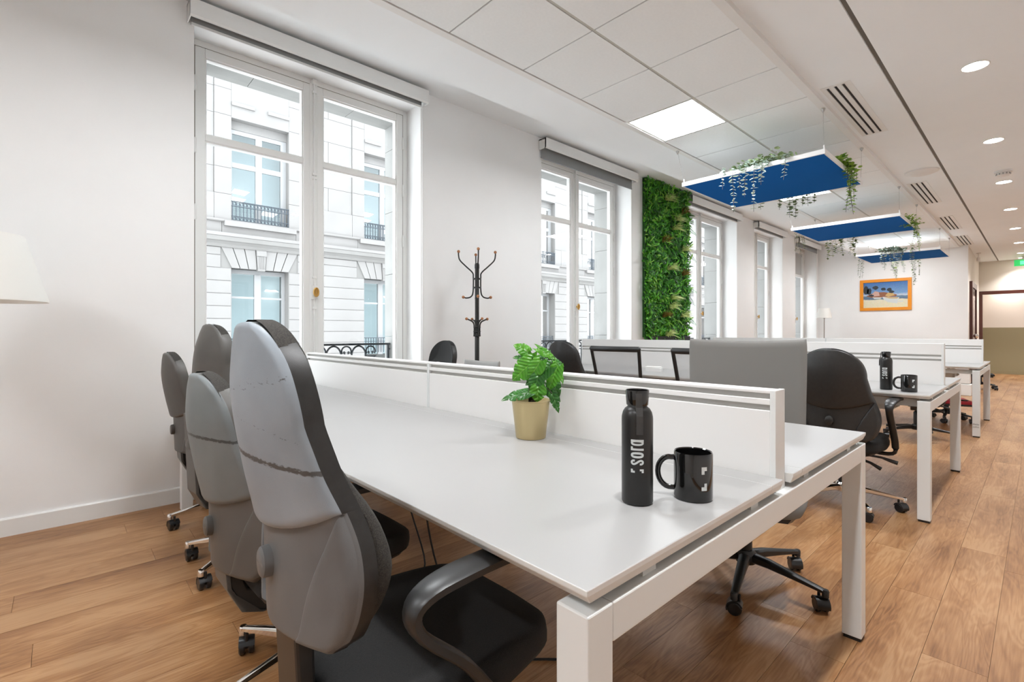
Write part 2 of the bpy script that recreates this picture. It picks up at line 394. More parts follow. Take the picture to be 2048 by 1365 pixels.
# window wall with openings
b = MB()
edges = [X_L] + [e for op in OPEN for e in op] + [X_FAR + 0.3]
for i in range(0, len(edges), 2): b.box(edges[i], edges[i + 1], WY, OY - 0.03, -0.12, 3.45)
for x0, x1 in OPEN:
    b.box(x0, x1, WY, OY - 0.03, Z_HEAD, 3.45); b.box(x0, x1, WY, OY - 0.03, -0.12, Z_SILL)
wall_w = struct(b.build('wall_window_side', 'wall_paint'))
# outer stone skin with block joints around every opening
blk = {}
def stone(x0, x1, y0, y1, z0, z1, parent, m='reveal_stone', name='stone_block', g=0.004):
    k = (round(x1 - x0, 3), round(y1 - y0, 3), round(z1 - z0, 3), m)
    if k not in blk: blk[k] = MB().box(g / 2, x1 - x0 - g / 2, 0, y1 - y0, g / 2, z1 - z0 - g / 2).mesh(name, m)
    o = link(name, blk[k], parent); o.location = (x0, y0, z0); return o
for x0, x1 in OPEN[:3]:
    zs = [Z_SILL, 1.06, 1.66, 2.26, 2.86, Z_HEAD]
    for za, zb in zip(zs, zs[1:]):
        stone(x0 - 0.02, x0 + 0.055, GY + 0.06, OY, za, zb, wall_w); stone(x1 - 0.055, x1 + 0.02, GY + 0.06, OY, za, zb, wall_w)
    n = 4; w = (x1 - x0 - 0.11) / n
    for i in range(n): stone(x0 + 0.055 + i * w, x0 + 0.055 + (i + 1) * w, GY + 0.06, OY, Z_HEAD - 0.085, Z_HEAD, wall_w)
for x0, x1 in OPEN[3:]:
    for xa in (x0 - 0.02, x1 - 0.055):
        zs = [Z_SILL, 1.06, 1.66, 2.26, 2.86, Z_HEAD]
        for za, zb in zip(zs, zs[1:]): stone(xa, xa + 0.075, GY + 0.06, OY, za, zb, wall_w)
    stone(x0 + 0.055, x1 - 0.055, GY + 0.06, OY, Z_HEAD - 0.085, Z_HEAD, wall_w)

# skirting on the window wall
b = MB()
for i in range(0, len(edges), 2):
    b.prism([(WY, 0), (WY, 0.098), (WY - 0.008, 0.098), (WY - 0.014, 0.090), (WY - 0.014, 0)], 'x', edges[i], min(edges[i + 1], X_FAR))
for x0, x1 in OPEN: b.prism([(WY, 0), (WY, 0.098), (WY - 0.008, 0.098), (WY - 0.014, 0.090), (WY - 0.014, 0)], 'x', x0, x1)
struct(b.build('baseboard_window_side', 'joinery'))

# other walls
struct(box('wall_far', 'wall_paint', X_FAR, X_FAR + 0.12, 1.04, WY, 0, 3.45))
struct(box('baseboard_far', 'joinery', X_FAR - 0.014, X_FAR, 1.04, WY, 0, 0.098))
b = MB(); b.prism([(X_FAR + 0.12, 1.04), (X_END, 1.10), (X_END, 1.25), (X_FAR + 0.12, 1.25)], 'z', 0, 3.45)
struct(b.build('wall_return', 'beige_paint'))
struct(box('wall_end', 'beige_paint', X_END, X_END + 0.10, Y_B, 1.25, 2.165, 3.45))
b = MB(); b.box(X_COR, X_COR + 0.1, Y_B, 2.2, 1.225, 2.6)
wc = struct(b.build('wall_corridor', 'cream_paint'))
box('dado', 'olive_paint', X_COR - 0.002, X_COR + 0.1, Y_B, 2.2, 0.0, 1.225, wc)
struct(box('baseboard_corridor', 'olive_paint', X_COR - 0.018, X_COR - 0.002, Y_B, 2.2, 0, 0.10))
struct(box('wall_corridor_side', 'beige_paint', X_END + 0.10, X_COR, 1.14, 1.25, 0, 2.6))
struct(box('ceiling_corridor', 'ceiling_paint', X_END + 0.10, X_COR + 0.1, Y_B, 2.2, 2.5, 2.6))
struct(box('wall_aisle_side', 'wall_paint', X_L, X_COR + 0.1, Y_B - 0.12, Y_B, -0.12, 3.45))
struct(box('baseboard_aisle_side', 'joinery', X_L, X_END, Y_B, Y_B + 0.014, 0, 0.098))
struct(box('wall_camera_end', 'wall_paint', X_L - 0.12, X_L, Y_B - 0.12, OY, -0.12, 3.45))
# mahogany doorway at the end wall
d1 = struct(link('door_1', None))
box('header', 'mahogany', X_END - 0.02, X_END + 0.12, Y_B, 1.10, 2.08, 2.165, d1)
box('jamb', 'mahogany', X_END - 0.02, X_END + 0.12, 1.035, 1.10, 0, 2.08, d1)
# mahogany door in the return wall
d2 = struct(link('door_2', None)); d2.location = (14.35, 1.045, 0); d2.rotation_euler = (0, 0, math.atan2(0.06, 3.58))
box('jamb', 'mahogany', 0, 0.12, -0.05, 0.0, 0, 2.2, d2); box('jamb', 'mahogany', 1.33, 1.45, -0.05, 0.0, 0, 2.2, d2)
box('header', 'mahogany', 0.12, 1.33, -0.05, 0.0, 2.08, 2.2, d2)
lf = box('leaf', 'mahogany', 0.12, 1.33, -0.025, -0.002, 0.01, 2.08, d2)
box('pane', 'door_glass_dull', 0.30, 1.15, -0.032, -0.025, 0.25, 1.92, lf)
b = MB(); b.tube([(0.2, -0.02, 1.02), (0.2, -0.075, 1.02)], 0.012, 8); b.ball((0.2, -0.095, 1.02), 0.045, 14); b.build('knob', 'chrome', lf, 60)

# ceiling
b = MB()
b.box(X_L, X_COR + 0.1, Y_B, WY + 0.2, 3.40, 3.50)                    # slab overhead
b.box(X_L, X_FAR, 2.90, WY, Z_REC, 3.40)                              # recess over the windows
b.box(X_L, X_FAR, 2.46, 2.90, Z_TILE, 3.40)                           # soffit
b.box(X_L, X_END, 0.757, 1.165, Z_DRY, 3.40)
b.box(X_FAR, X_END, 1.165, 1.3, Z_DRY, 3.40)
b.box(X_L, X_END, Y_B, 0.730, Z_DRY, 3.40)
ceil = struct(b.build('ceiling', 'ceiling_paint'))
box('slot_liner', 'slot_dark', X_L, X_END, 0.7305, 0.7565, Z_DRY + 0.012, Z_DRY + 0.06, ceil)
b = MB(); b.prism([(2.418, Z_TILE + 0.006), (2.418, Z_TILE - 0.004), (2.468, Z_TILE - 0.004), (2.468, Z_TILE + 0.004)], 'x', X_L, X_FAR); b.build('edge_angle', 'trim_white', ceil)
box('edge_angle', 'trim_white', X_L, X_FAR, 1.160, 1.212, Z_TILE - 0.004, Z_DRY + 0.02, ceil)
box('grid_main_bar', 'grid_main', X_L, X_FAR, 1.803, 1.819, Z_TILE + 0.003, Z_TILE + 0.03, ceil)
tm = MB().box(0.005, 0.614, 0, 0.588, 0, 0.018).mesh('ceiling_tile', 'tile_white')
gm = MB().box(-0.0055, 0.0055, 0, 0.588, 0.0045, 0.03).mesh('grid_cross_bar', 'grid_grey')
PITCH = 0.619
leds = [2, 7, 12, 16, -3, -7]
for k in range(-7, 19):
    x = 2.336 + PITCH * k
    if x < X_L or x + 0.3 > X_FAR: continue
    for r, y0 in ((0, 1.213), (1, 1.822)):
        o = link('grid_cross_bar', gm, ceil); o.location = (x, y0, Z_TILE)
        if r == 1 and k in leds: continue
        if x + 0.62 > X_FAR:
            box('ceiling_tile', 'tile_white', x + 0.005, X_FAR, y0, y0 + 0.588, Z_TILE, Z_TILE + 0.018, ceil)
        else:
            o = link('ceiling_tile', tm, ceil); o.location = (x, y0, Z_TILE)
box('tile_backing', 'grid_grey', X_L, X_FAR, 1.2, 2.45, Z_TILE + 0.03, Z_TILE + 0.05, ceil)

led_labels = {2: 'square white LED panel light nearest the camera, set in the tiled ceiling',
              7: 'square LED panel light behind the largest blue hanging panel',
              12: 'square LED panel light above the middle blue hanging panel',
              16: 'square LED panel light just above the farthest blue hanging panel',
              -3: 'square LED panel light in the tiled ceiling overhead of the camera',
              -7: 'square LED panel light in the tiled ceiling behind the camera'}
lp = None
for k in leds:
    x = 2.336 + PITCH * k
    if lp is None:
        lp = thing('ceiling_light', led_labels[k], 'light', group='LED panels in the tiled ceiling')
        b = MB(); b.box(0.006, 0.613, 0, 0.012, 0, 0.02); b.box(0.006, 0.613, 0.576, 0.588, 0, 0.02); b.box(0.006, 0.018, 0.012, 0.576, 0, 0.02); b.box(0.601, 0.613, 0.012, 0.576, 0, 0.02)
        b.build('frame', 'trim_white', lp)
        box('diffuser', 'led', 0.018, 0.601, 0.012, 0.576, 0.003, 0.018, lp)
        o = lp
    else: o = copy_tree(lp)
    o.location = (x, 1.822, Z_TILE); o['label'] = led_labels[k]

# ------------------------------------------------------------------ windows, blinds, guards
def window(n, x0, x1):
    w = struct(link('window_%d' % n, None)); w.location = (x0, GY, 0)
    L = x1 - x0; z0, z1 = Z_SILL, Z_HEAD
    f = 0.045                                    # fixed frame
    b = MB(); b.box(0, f, 0, 0.07, z0, z1); b.box(L - f, L, 0, 0.07, z0, z1); b.box(f, L - f, 0, 0.07, z1 - f, z1); b.box(f, L - f, 0, 0.07, z0, z0 + 0.06)
    b.build('fixed_frame', 'joinery', w, bevel=0.003)
    mid = L / 2
    for sx, (a, c) in enumerate(((f + 0.004, mid - 0.018), (mid + 0.018, L - f - 0.004))):
        s = 0.062; yb, yf = 0.055, -0.004
        zt, zb = z1 - f - 0.004, z0 + 0.064; tr0, tr1 = 2.470, 2.512
        b = MB(); b.box(a, a + s, yf, yb, zb, zt); b.box(c - s, c, yf, yb, zb, zt); b.box(a + s, c - s, yf, yb, zt - s, zt); b.box(a + s, c - s, yf, yb, zb, zb + 0.10)
        sash = b.build('sash', 'joinery', w, bevel=0.004)
        b = MB(); b.box(a + s, c - s, yf + 0.004, yb, tr0, tr1); b.build('glazing_bar', 'joinery', sash, bevel=0.003)
        # inner bead
        b = MB()
        for (p, q) in ((zb + 0.10, tr0), (tr1, zt - s)):
            t = 0.010
            b.box(a + s, a + s + t, yf + 0.012, yb, p, q); b.box(c - s - t, c - s, yf + 0.012, yb, p, q); b.box(a + s + t, c - s - t, yf + 0.012, yb, q - t, q); b.box(a + s + t, c - s - t, yf + 0.012, yb, p, p + t)
        b.build('glazing_bead', 'joinery', sash)
        for (p, q) in ((zb + 0.11, tr0 - 0.01), (tr1 + 0.01, zt - s - 0.01)):
            b = MB(); b.add([(a + s + 0.01, 0.035, p), (c - s - 0.01, 0.035, p), (c - s - 0.01, 0.035, q), (a + s + 0.01, 0.035, q)], [(0, 1, 2, 3)])
            b.build('pane', 'window_glass', sash)
        # dark shadow gap between sash and frame
        b = MB(); t = 0.004
        b.box(a - t, a, -0.0008, 0.05, zb, zt + t); b.box(c, c + t, -0.0008, 0.05, zb, zt + t); b.box(a, c, -0.0008, 0.05, zt, zt + t)
        b.build('shadow_gap', 'gap_line', w)
        hx = a if sx == 0 else c
        for hz in (0.75, 1.95, 2.42, 2.86):
            b = MB(); b.tube([(hx, -0.010, hz - 0.045), (hx, -0.010, hz + 0.045)], 0.008, 8); b.ball((hx, -0.010, hz + 0.05), 0.007, 6); b.ball((hx, -0.010, hz - 0.05), 0.007, 6); b.build('hinge', 'joinery', w, 60)
    # meeting cover strip and cremone bolt
    b = MB(); b.prism([(mid - 0.030, 0.03), (mid - 0.030, -0.008), (mid - 0.022, -0.016), (mid + 0.022, -0.016), (mid + 0.030, -0.008), (mid + 0.030, 0.03)], 'z', z0 + 0.064, z1 - f)
    b.build('cover_strip', 'joinery', w)
    b = MB(); b.tube([(mid, -0.022, z0 + 0.1), (mid, -0.022, z1 - 0.02)], 0.0085, 8)
    for hz in (2.36, 2.39, 1.30, 1.55, 3.06): b.box(mid - 0.017, mid + 0.017, -0.034, -0.014, hz - 0.009, hz + 0.009)
    b.box(mid - 0.021, mid + 0.021, -0.034, -0.014, 1.37, 1.48)
    b.box(mid - 0.016, mid + 0.016, -0.036, 0.0, z1 - 0.055, z1 - 0.012)
    cb = b.build('cremone_bolt', 'joinery', w, 50)
    b = MB(); b.tube([(mid, -0.03, 1.425), (mid, -0.060, 1.425)], 0.010, 10)
    pts = [(mid + 0.022 * math.cos(a) * 0.8, -0.066, 1.425 + 0.033 * math.sin(a)) for a in [2 * math.pi * i / 16 for i in range(17)]]
    b.tube(pts, 0.0075, 8); b.box(mid - 0.008, mid + 0.008, -0.071, -0.060, 1.40, 1.45)
    b.build('handle', 'brass', cb, 60)
    MB().box(-0.0, L, -0.26, 0.0, z0 - 0.0, z0 + 0.02).build('sill_board', 'joinery', w)
    return w
blind_names = ['nearest the camera, over the window beside the coat stand', 'over the second window, left of the plant wall', 'just right of the plant wall', 'over the fourth window, between pale wall piers', 'over the last window, beside the far lamp']
for n, (x0, x1) in enumerate(OPEN):
    window(n + 1, x0, x1)
    t = thing('roller_blind', 'white roller blind cassette ' + blind_names[n], 'blind', (x0 - 0.04, WY, 0), group='roller blinds over the windows')
    L = x1 - x0 + 0.04
    zb = 3.125; zt = 3.24
    b = MB(); b.prism([(-0.003, zt), (-0.112, zt), (-0.112, zb + 0.012), (-0.100, zb), (-0.092, zb + 0.004), (-0.092, zt - 0.012), (-0.003, zt - 0.012)], 'x', 0, L)
    b.build('cassette', 'blind_box', t)
    for xe in (0, L - 0.006):
        b = MB(); b.prism([(-0.003, zt - 0.001), (-0.111, zt - 0.001), (-0.111, zb + 0.013), (-0.100, zb + 0.002), (-0.003, zb + 0.002)], 'x', xe, xe + 0.006); b.build('end_cap', 'blind_box', t)
    b = MB(); b.tube([(0.02, -0.05, 3.185), (L - 0.02, -0.05, 3.185)], 0.032, 20); b.build('fabric_roll', 'blind_fabric', t, 40)
    drop = [3.13, 3.055, 3.118, 3.118, 3.07][n]
    box('fabric', 'blind_fabric', 0.02, L - 0.02, -0.020, -0.017, drop, 3.19, t)
    box('bottom_bar', 'blind_box' if n in (0, 2, 3) else 'blind_fabric', 0.02, L - 0.02, -0.024, -0.014, drop - 0.018, drop, t)
    box('guide_rail', 'joinery', L - 0.024, L - 0.012, -0.014, -0.0005, 0.5, zb, t)

def guard(x0, x1, lab):
    t = thing('window_guard', lab, 'railing', (x0, GY + 0.235, 0), group='wrought iron guards outside the windows')
    L = x1 - x0; z1 = 0.998
    b = MB(); b.box(0.10, L - 0.06, -0.022, 0.022, z1 - 0.018, z1); b.build('handrail', 'iron', t)
    box('bottom_rail', 'iron', 0.10, L - 0.06, -0.012, 0.012, 0.56, 0.575, t)
    for i in (0.11, L - 0.085): box('post', 'iron', i, i + 0.022, -0.011, 0.011, 0.5, z1 - 0.018, t)
    b = MB(); b.tube([(L - 0.07, 0, 0.94), (L + 0.0, 0, 0.94)], 0.008, 8); b.lathe([(0.001, 0), (0.018, 0), (0.018, 0.01), (0.001, 0.01)], (L - 0.02, 0, 0.935), 10); b.build('wall_fixing', 'iron', t)
    x = 0.14; i = 0; w = 0.118
    while x + w < L - 0.09:
        cx = x + w / 2
        if i % 2 == 0:   # arch
            b = MB(); b.tube([(cx + w * 0.58 * math.cos(math.pi * q / 12), 0, 0.885 + 0.088 * math.sin(math.pi * q / 12)) for q in range(13)], 0.0085, 6)
            b.tube([(cx - w * 0.58, 0, 0.885), (cx - w * 0.58, 0, 0.575)], 0.0075, 6); b.tube([(cx + w * 0.58, 0, 0.885), (cx + w * 0.58, 0, 0.575)], 0.0075, 6)
            b.build('arch', 'iron', t, 60)
        else:            # ring with paired scrolls
            b = MB(); b.tube([(cx + 0.045 * math.cos(R(-30 + q * 20)), 0, 0.925 + 0.045 * math.sin(R(-30 + q * 20))) for q in range(13)], 0.0075, 6)
            for sgn in (-1, 1):
                b.tube([(cx + sgn * (0.006 + 0.017 * (1 - q / 14) * (1 - math.cos(R(q * 25))) * 0.8 + 0.006), 0, 0.910 + 0.016 * math.sin(R(q * 25)) * (1 - q / 18)) for q in range(14)], 0.005, 6)
            b.box(cx - 0.055, cx + 0.055, -0.009, 0.009, 0.872, 0.882); b.tube([(cx - 0.04, 0, 0.872), (cx - 0.04, 0, 0.575)], 0.006, 6); b.tube([(cx + 0.04, 0, 0.872), (cx + 0.04, 0, 0.575)], 0.006, 6)
            b.build('scroll', 'iron', t, 60)
        x += w; i += 1
guard(*OPEN[0], 'black wrought iron window guard behind the nearest window, behind the grey chairs')
guard(*OPEN[1], 'black wrought iron window guard outside the second window, left of the plant wall')
guard(*OPEN[2], 'black wrought iron window guard outside the window right of the plant wall')

# ------------------------------------------------------------------ building across the street
FY = 13.0
bd = thing('stone_building', 'pale limestone building across the street seen through the windows', 'building', (0, FY, -4.0))
def bbx(name, m, x0, x1, y0, y1, z0, z1, parent=None):
    # coordinates relative to the facade plane (y) and the room floor (z)
    return box(name, m, x0, x1, y0, y1, z0 + 4, z1 + 4, parent or bd)
BW, BP, B0 = 1.30, 3.35, 2.98
bays = range(-1, 10)
XA, XB = B0 - BP - 0.2, B0 + BP * 10
bbx('wall_core', 'limestone_grey', XA, XB, 0.75, 1.1, -4, 14.5)
zc0, ch = 0.53, 0.298
fm = {}
def fblock(name, w, d, h, m, g=0.012, c=0.014):
    k = (name, round(w, 3), round(d, 3), round(h, 3), m)
    if k not in fm:
        b = MB(); x0, x1, z0, z1 = g, w - g, g, h - g
        # chamfered face block, front at y=0
        b.add([(x0, d, z0), (x1, d, z0), (x1, d, z1), (x0, d, z1), (x0, c, z0), (x1, c, z0), (x1, c, z1), (x0, c, z1), (x0 + c, 0, z0 + c), (x1 - c, 0, z0 + c), (x1 - c, 0, z1 - c), (x0 + c, 0, z1 - c)],
              [(3, 2, 1, 0), (0, 1, 5, 4), (1, 2, 6, 5), (2, 3, 7, 6), (3, 0, 4, 7), (4, 5, 9, 8), (5, 6, 10, 9), (6, 7, 11, 10), (7, 4, 8, 11), (8, 9, 10, 11)])
        fm[k] = b.mesh(name, m)
    return fm[k]
b = MB(); b.box(XA, XB, 0.035, 0.75, 0, 4 + zc0 - 0.6)
b.build('plinth', 'limestone', bd)
proto = {}
for k in bays:
    wx = B0 + BP * k
    # rusticated pier to the right of this window
    bbx('pier_core', 'limestone_grey', wx + BW, wx + BP, 0.03, 0.75, -0.07, 3.12)
    for i in range(11):
        z = zc0 - 0.6 + i * ch
        if z > 3.0: break
        h = min(ch, 3.10 - z)
        ext = 0.0
        if z > 2.55:      # the course beside the flat arch stops at the slanted joints
            o = link('stone_course', fblock('stone_course', BP - BW - 0.44, 0.1, h, 'limestone', 0.002, 0.013), bd); o.location = (wx + BW + 0.22, 0, z + 4)
        else:
            o = link('stone_course', fblock('stone_course', BP - BW, 0.1, h, 'limestone', 0.002, 0.013), bd); o.location = (wx + BW, 0, z + 4)
    # flat arch of voussoirs
    zt, zb_ = 3.10, 2.63
    nv = 7
    for i in range(nv):
        a, c = i / nv, (i + 1) / nv
        xb0, xb1 = wx + BW * a, wx + BW * c
        xt0, xt1 = wx - 0.22 + (BW + 0.44) * a, wx - 0.22 + (BW + 0.44) * c
        g = 0.009; key = (i == 3)
        yy = -0.03 if key else 0.0
        b = MB(); b.prism([(xb0 + g, zb_ + 4 - (0.03 if key else 0)), (xb1 - g, zb_ + 4 - (0.03 if key else 0)), (xt1 - g, zt + 4), (xt0 + g, zt + 4)], 'y', yy, 0.12)
        if key:
            for q in range(4):
                xx = lerp(xb0 + 0.03, xb1 - 0.03, q / 3); b.tube([(xx, -0.035, zb_ + 4.02), (xx, -0.035, zt + 3.85)], 0.012, 6)
            b.box(xt0 + 0.012, xt1 - 0.012, -0.055, 0, zt + 3.86, zt + 3.98)
        b.build('keystone' if key else 'voussoir', 'limestone', bd)
    # lower window
    w = link('window', None, bd); w.location = (wx, 0, 4)
    b = MB(); zs0, zs1 = 0.45, 2.63
    b.box(0, 0.075, 0.32, 0.38, zs0, zs1); b.box(BW - 0.075, BW, 0.32, 0.38, zs0, zs1); b.box(0.075, BW - 0.075, 0.32, 0.38, zs1 - 0.10, zs1); b.box(BW / 2 - 0.075, BW / 2 + 0.075, 0.30, 0.38, zs0, zs1 - 0.1); b.box(0.075, BW / 2 - 0.075, 0.32, 0.37, 1.925, 1.975); b.box(BW / 2 + 0.075, BW - 0.075, 0.32, 0.37, 1.925, 1.975)
    b.build('window_frame', 'pvc_white', w)
    b = MB(); b.add([(0.05, 0.35, zs0), (BW - 0.05, 0.35, zs0), (BW - 0.05, 0.35, zs1), (0.05, 0.35, zs1)], [(0, 1, 2, 3)]); b.build('pane', 'facade_glass', w)
    box('room_back', 'facade_store_glow', 0, BW, 0.72, 0.74, zs0, zs1, w)
    for q in range(6): box('slat', 'facade_room_glow', 0.7, BW - 0.08, 0.60, 0.605, 0.6 + q * 0.22, 0.605 + q * 0.22, w)
    b = MB(); b.add([(0.85, 0.45, 2.14), (1.2, 0.45, 2.14), (1.2, 0.70, 2.21), (0.95, 0.70, 2.21)], [(0, 1, 2, 3)]); b.build('lit_ceiling_panel', 'facade_light', w)
    # upper window
    w = link('window', None, bd); w.location = (wx, 0, 4)
    zs0, zs1 = 3.70, 6.19
    b = MB(); b.box(0, 0.06, 0.22, 0.28, zs0, zs1 - 0.2); b.box(BW - 0.13, BW, 0.22, 0.28, zs0, zs1 - 0.2); b.box(0.06, BW - 0.13, 0.22, 0.28, zs1 - 0.30, zs1 - 0.2); b.box(BW / 2 - 0.07, BW / 2 + 0.07, 0.20, 0.28, zs0, zs1 - 0.30); b.box(0.06, BW / 2 - 0.07, 0.22, 0.27, 5.08, 5.20); b.box(BW / 2 + 0.07, BW - 0.13, 0.22, 0.27, 5.08, 5.20)
    b.build('window_frame', 'pvc_white', w)
    b = MB(); b.add([(0.05, 0.25, zs0), (BW - 0.05, 0.25, zs0), (BW - 0.05, 0.25, zs1 - 0.2), (0.05, 0.25, zs1 - 0.2)], [(0, 1, 2, 3)]); b.build('pane', 'facade_glass', w)
    box('head_panel', 'limestone', 0, BW, 0.20, 0.3, zs1 - 0.2, zs1, w)
    box('room_back', 'facade_room_glow', 0, BW, 0.72, 0.74, zs0, zs1, w)
    for (xa, za) in ((0.16, 4.62), (0.08, 4.42), (0.82, 4.18)):
        b = MB(); b.add([(xa, 0.42, za), (xa + 0.34, 0.42, za - 0.02), (xa + 0.27, 0.6, za - 0.09), (xa - 0.03, 0.6, za - 0.07)], [(0, 1, 2, 3)]); b.build('lit_ceiling_panel', 'facade_light', w)
    b = MB(); z0 = 3.74; z1 = 4.22
    b.box(0, BW, -0.02, 0.02, z1 - 0.02, z1); b.box(0, BW, -0.015, 0.015, z1 - 0.13, z1 - 0.115); b.box(0, BW, -0.015, 0.015, z0 + 0.11, z0 + 0.125); b.box(0, BW, -0.015, 0.015, z0, z0 + 0.02)
    for q in range(17):
        xx = 0.02 + (BW - 0.04) * q / 16; b.tube([(xx, 0, z0), (xx, 0, z1)], 0.011, 5)
        if q < 16:
            for zz in (z0 + 0.06, z1 - 0.065): b.tube([(xx + 0.04 + 0.03 * math.cos(R(a)), 0, zz + 0.035 * math.sin(R(a))) for a in range(0, 361, 60)], 0.008, 4)
    b.build('balcony_railing', 'facade_iron', w)
    b = MB(); z0 = 0.52; z1 = 0.95
    b.box(0, BW, 0.10, 0.13, z1 - 0.02, z1); b.box(0, BW, 0.10, 0.13, z1 - 0.12, z1 - 0.105)
    for q in range(17): b.tube([(0.02 + (BW - 0.04) * q / 16, 0.115, z0), (0.02 + (BW - 0.04) * q / 16, 0.115, z1)], 0.011, 5)
    b.build('lower_railing', 'facade_iron', w)
    # ashlar pier above the cornice
    bbx('pier_core', 'limestone_grey', wx + BW, wx + BP, 0.06, 0.75, 3.70, 14.5)
    zz = 3.74
    for i, h in enumerate((0.62, 0.62, 0.62, 0.62, 0.62, 0.80, 0.80, 0.80, 0.80)):
        pw = BP - BW
        spl = (0.36, pw - 0.36) if i % 2 == 0 else (0.36, pw / 2, pw - 0.36)
        xs = [0] + list(spl) + [pw]
        for xa, xb in zip(xs, xs[1:]):
            inner = xa >= 0.36 - 1e-6 and xb <= pw - 0.36 + 1e-6
            yy = 0.03 if (inner and 1 <= i <= 6) else 0.0
            o = link('ashlar_block', fblock('ashlar_block', xb - xa, 0.08, h, 'limestone', 0.003, 0.003), bd); o.location = (wx + BW + xa, yy, zz + 4)
        zz += h
    # wall above upper window with slim mouldings
    bbx('lintel', 'limestone', wx, wx + BW, 0, 0.75, 6.19, 14.5)
    bbx('label_mould', 'limestone', wx + 0.0, wx + 0.5, -0.04, 0, 6.48, 6.56); bbx('label_mould', 'limestone', wx + BW - 0.5, wx + BW, -0.04, 0, 6.48, 6.56)
    bbx('window_sill', 'limestone', wx - 0.16, wx + BW + 0.16, -0.10, 0.2, 3.60, 3.72)
# cornice mouldings and frieze blocks
b = MB(); b.prism([(0.1, 7.10), (-0.03, 7.10), (-0.05, 7.14), (-0.05, 7.17), (-0.10, 7.22), (-0.14, 7.24), (-0.14, 7.34), (-0.10, 7.36), (0.1, 7.38)], 'x', XA, XB); b.build('cornice', 'limestone_grey', bd)
b = MB(); b.prism([(0.1, 7.345), (-0.15, 7.345), (-0.15, 7.42), (-0.08, 7.44), (0.1, 7.44)], 'x', XA, XB); b.build('cornice_cap', 'limestone', bd)
x = XA; i = 0
while x < XB:
    o = link('frieze_block', fblock('frieze_block', BP / 2, 0.1, 0.27, 'limestone', 0.003, 0.004), bd); o.location = (x, 0.0, 7.43); x += BP / 2
b = MB(); b.prism([(0.1, 7.69), (-0.05, 7.69), (-0.07, 7.71), (-0.07, 7.745), (0.1, 7.745)], 'x', XA, XB); b.build('string_course', 'limestone', bd)
g = box('street', 'street_bounce_white', -40, 80, OY, 40, -4.2, -4.0); struct(g); g.name = 'ground_street'

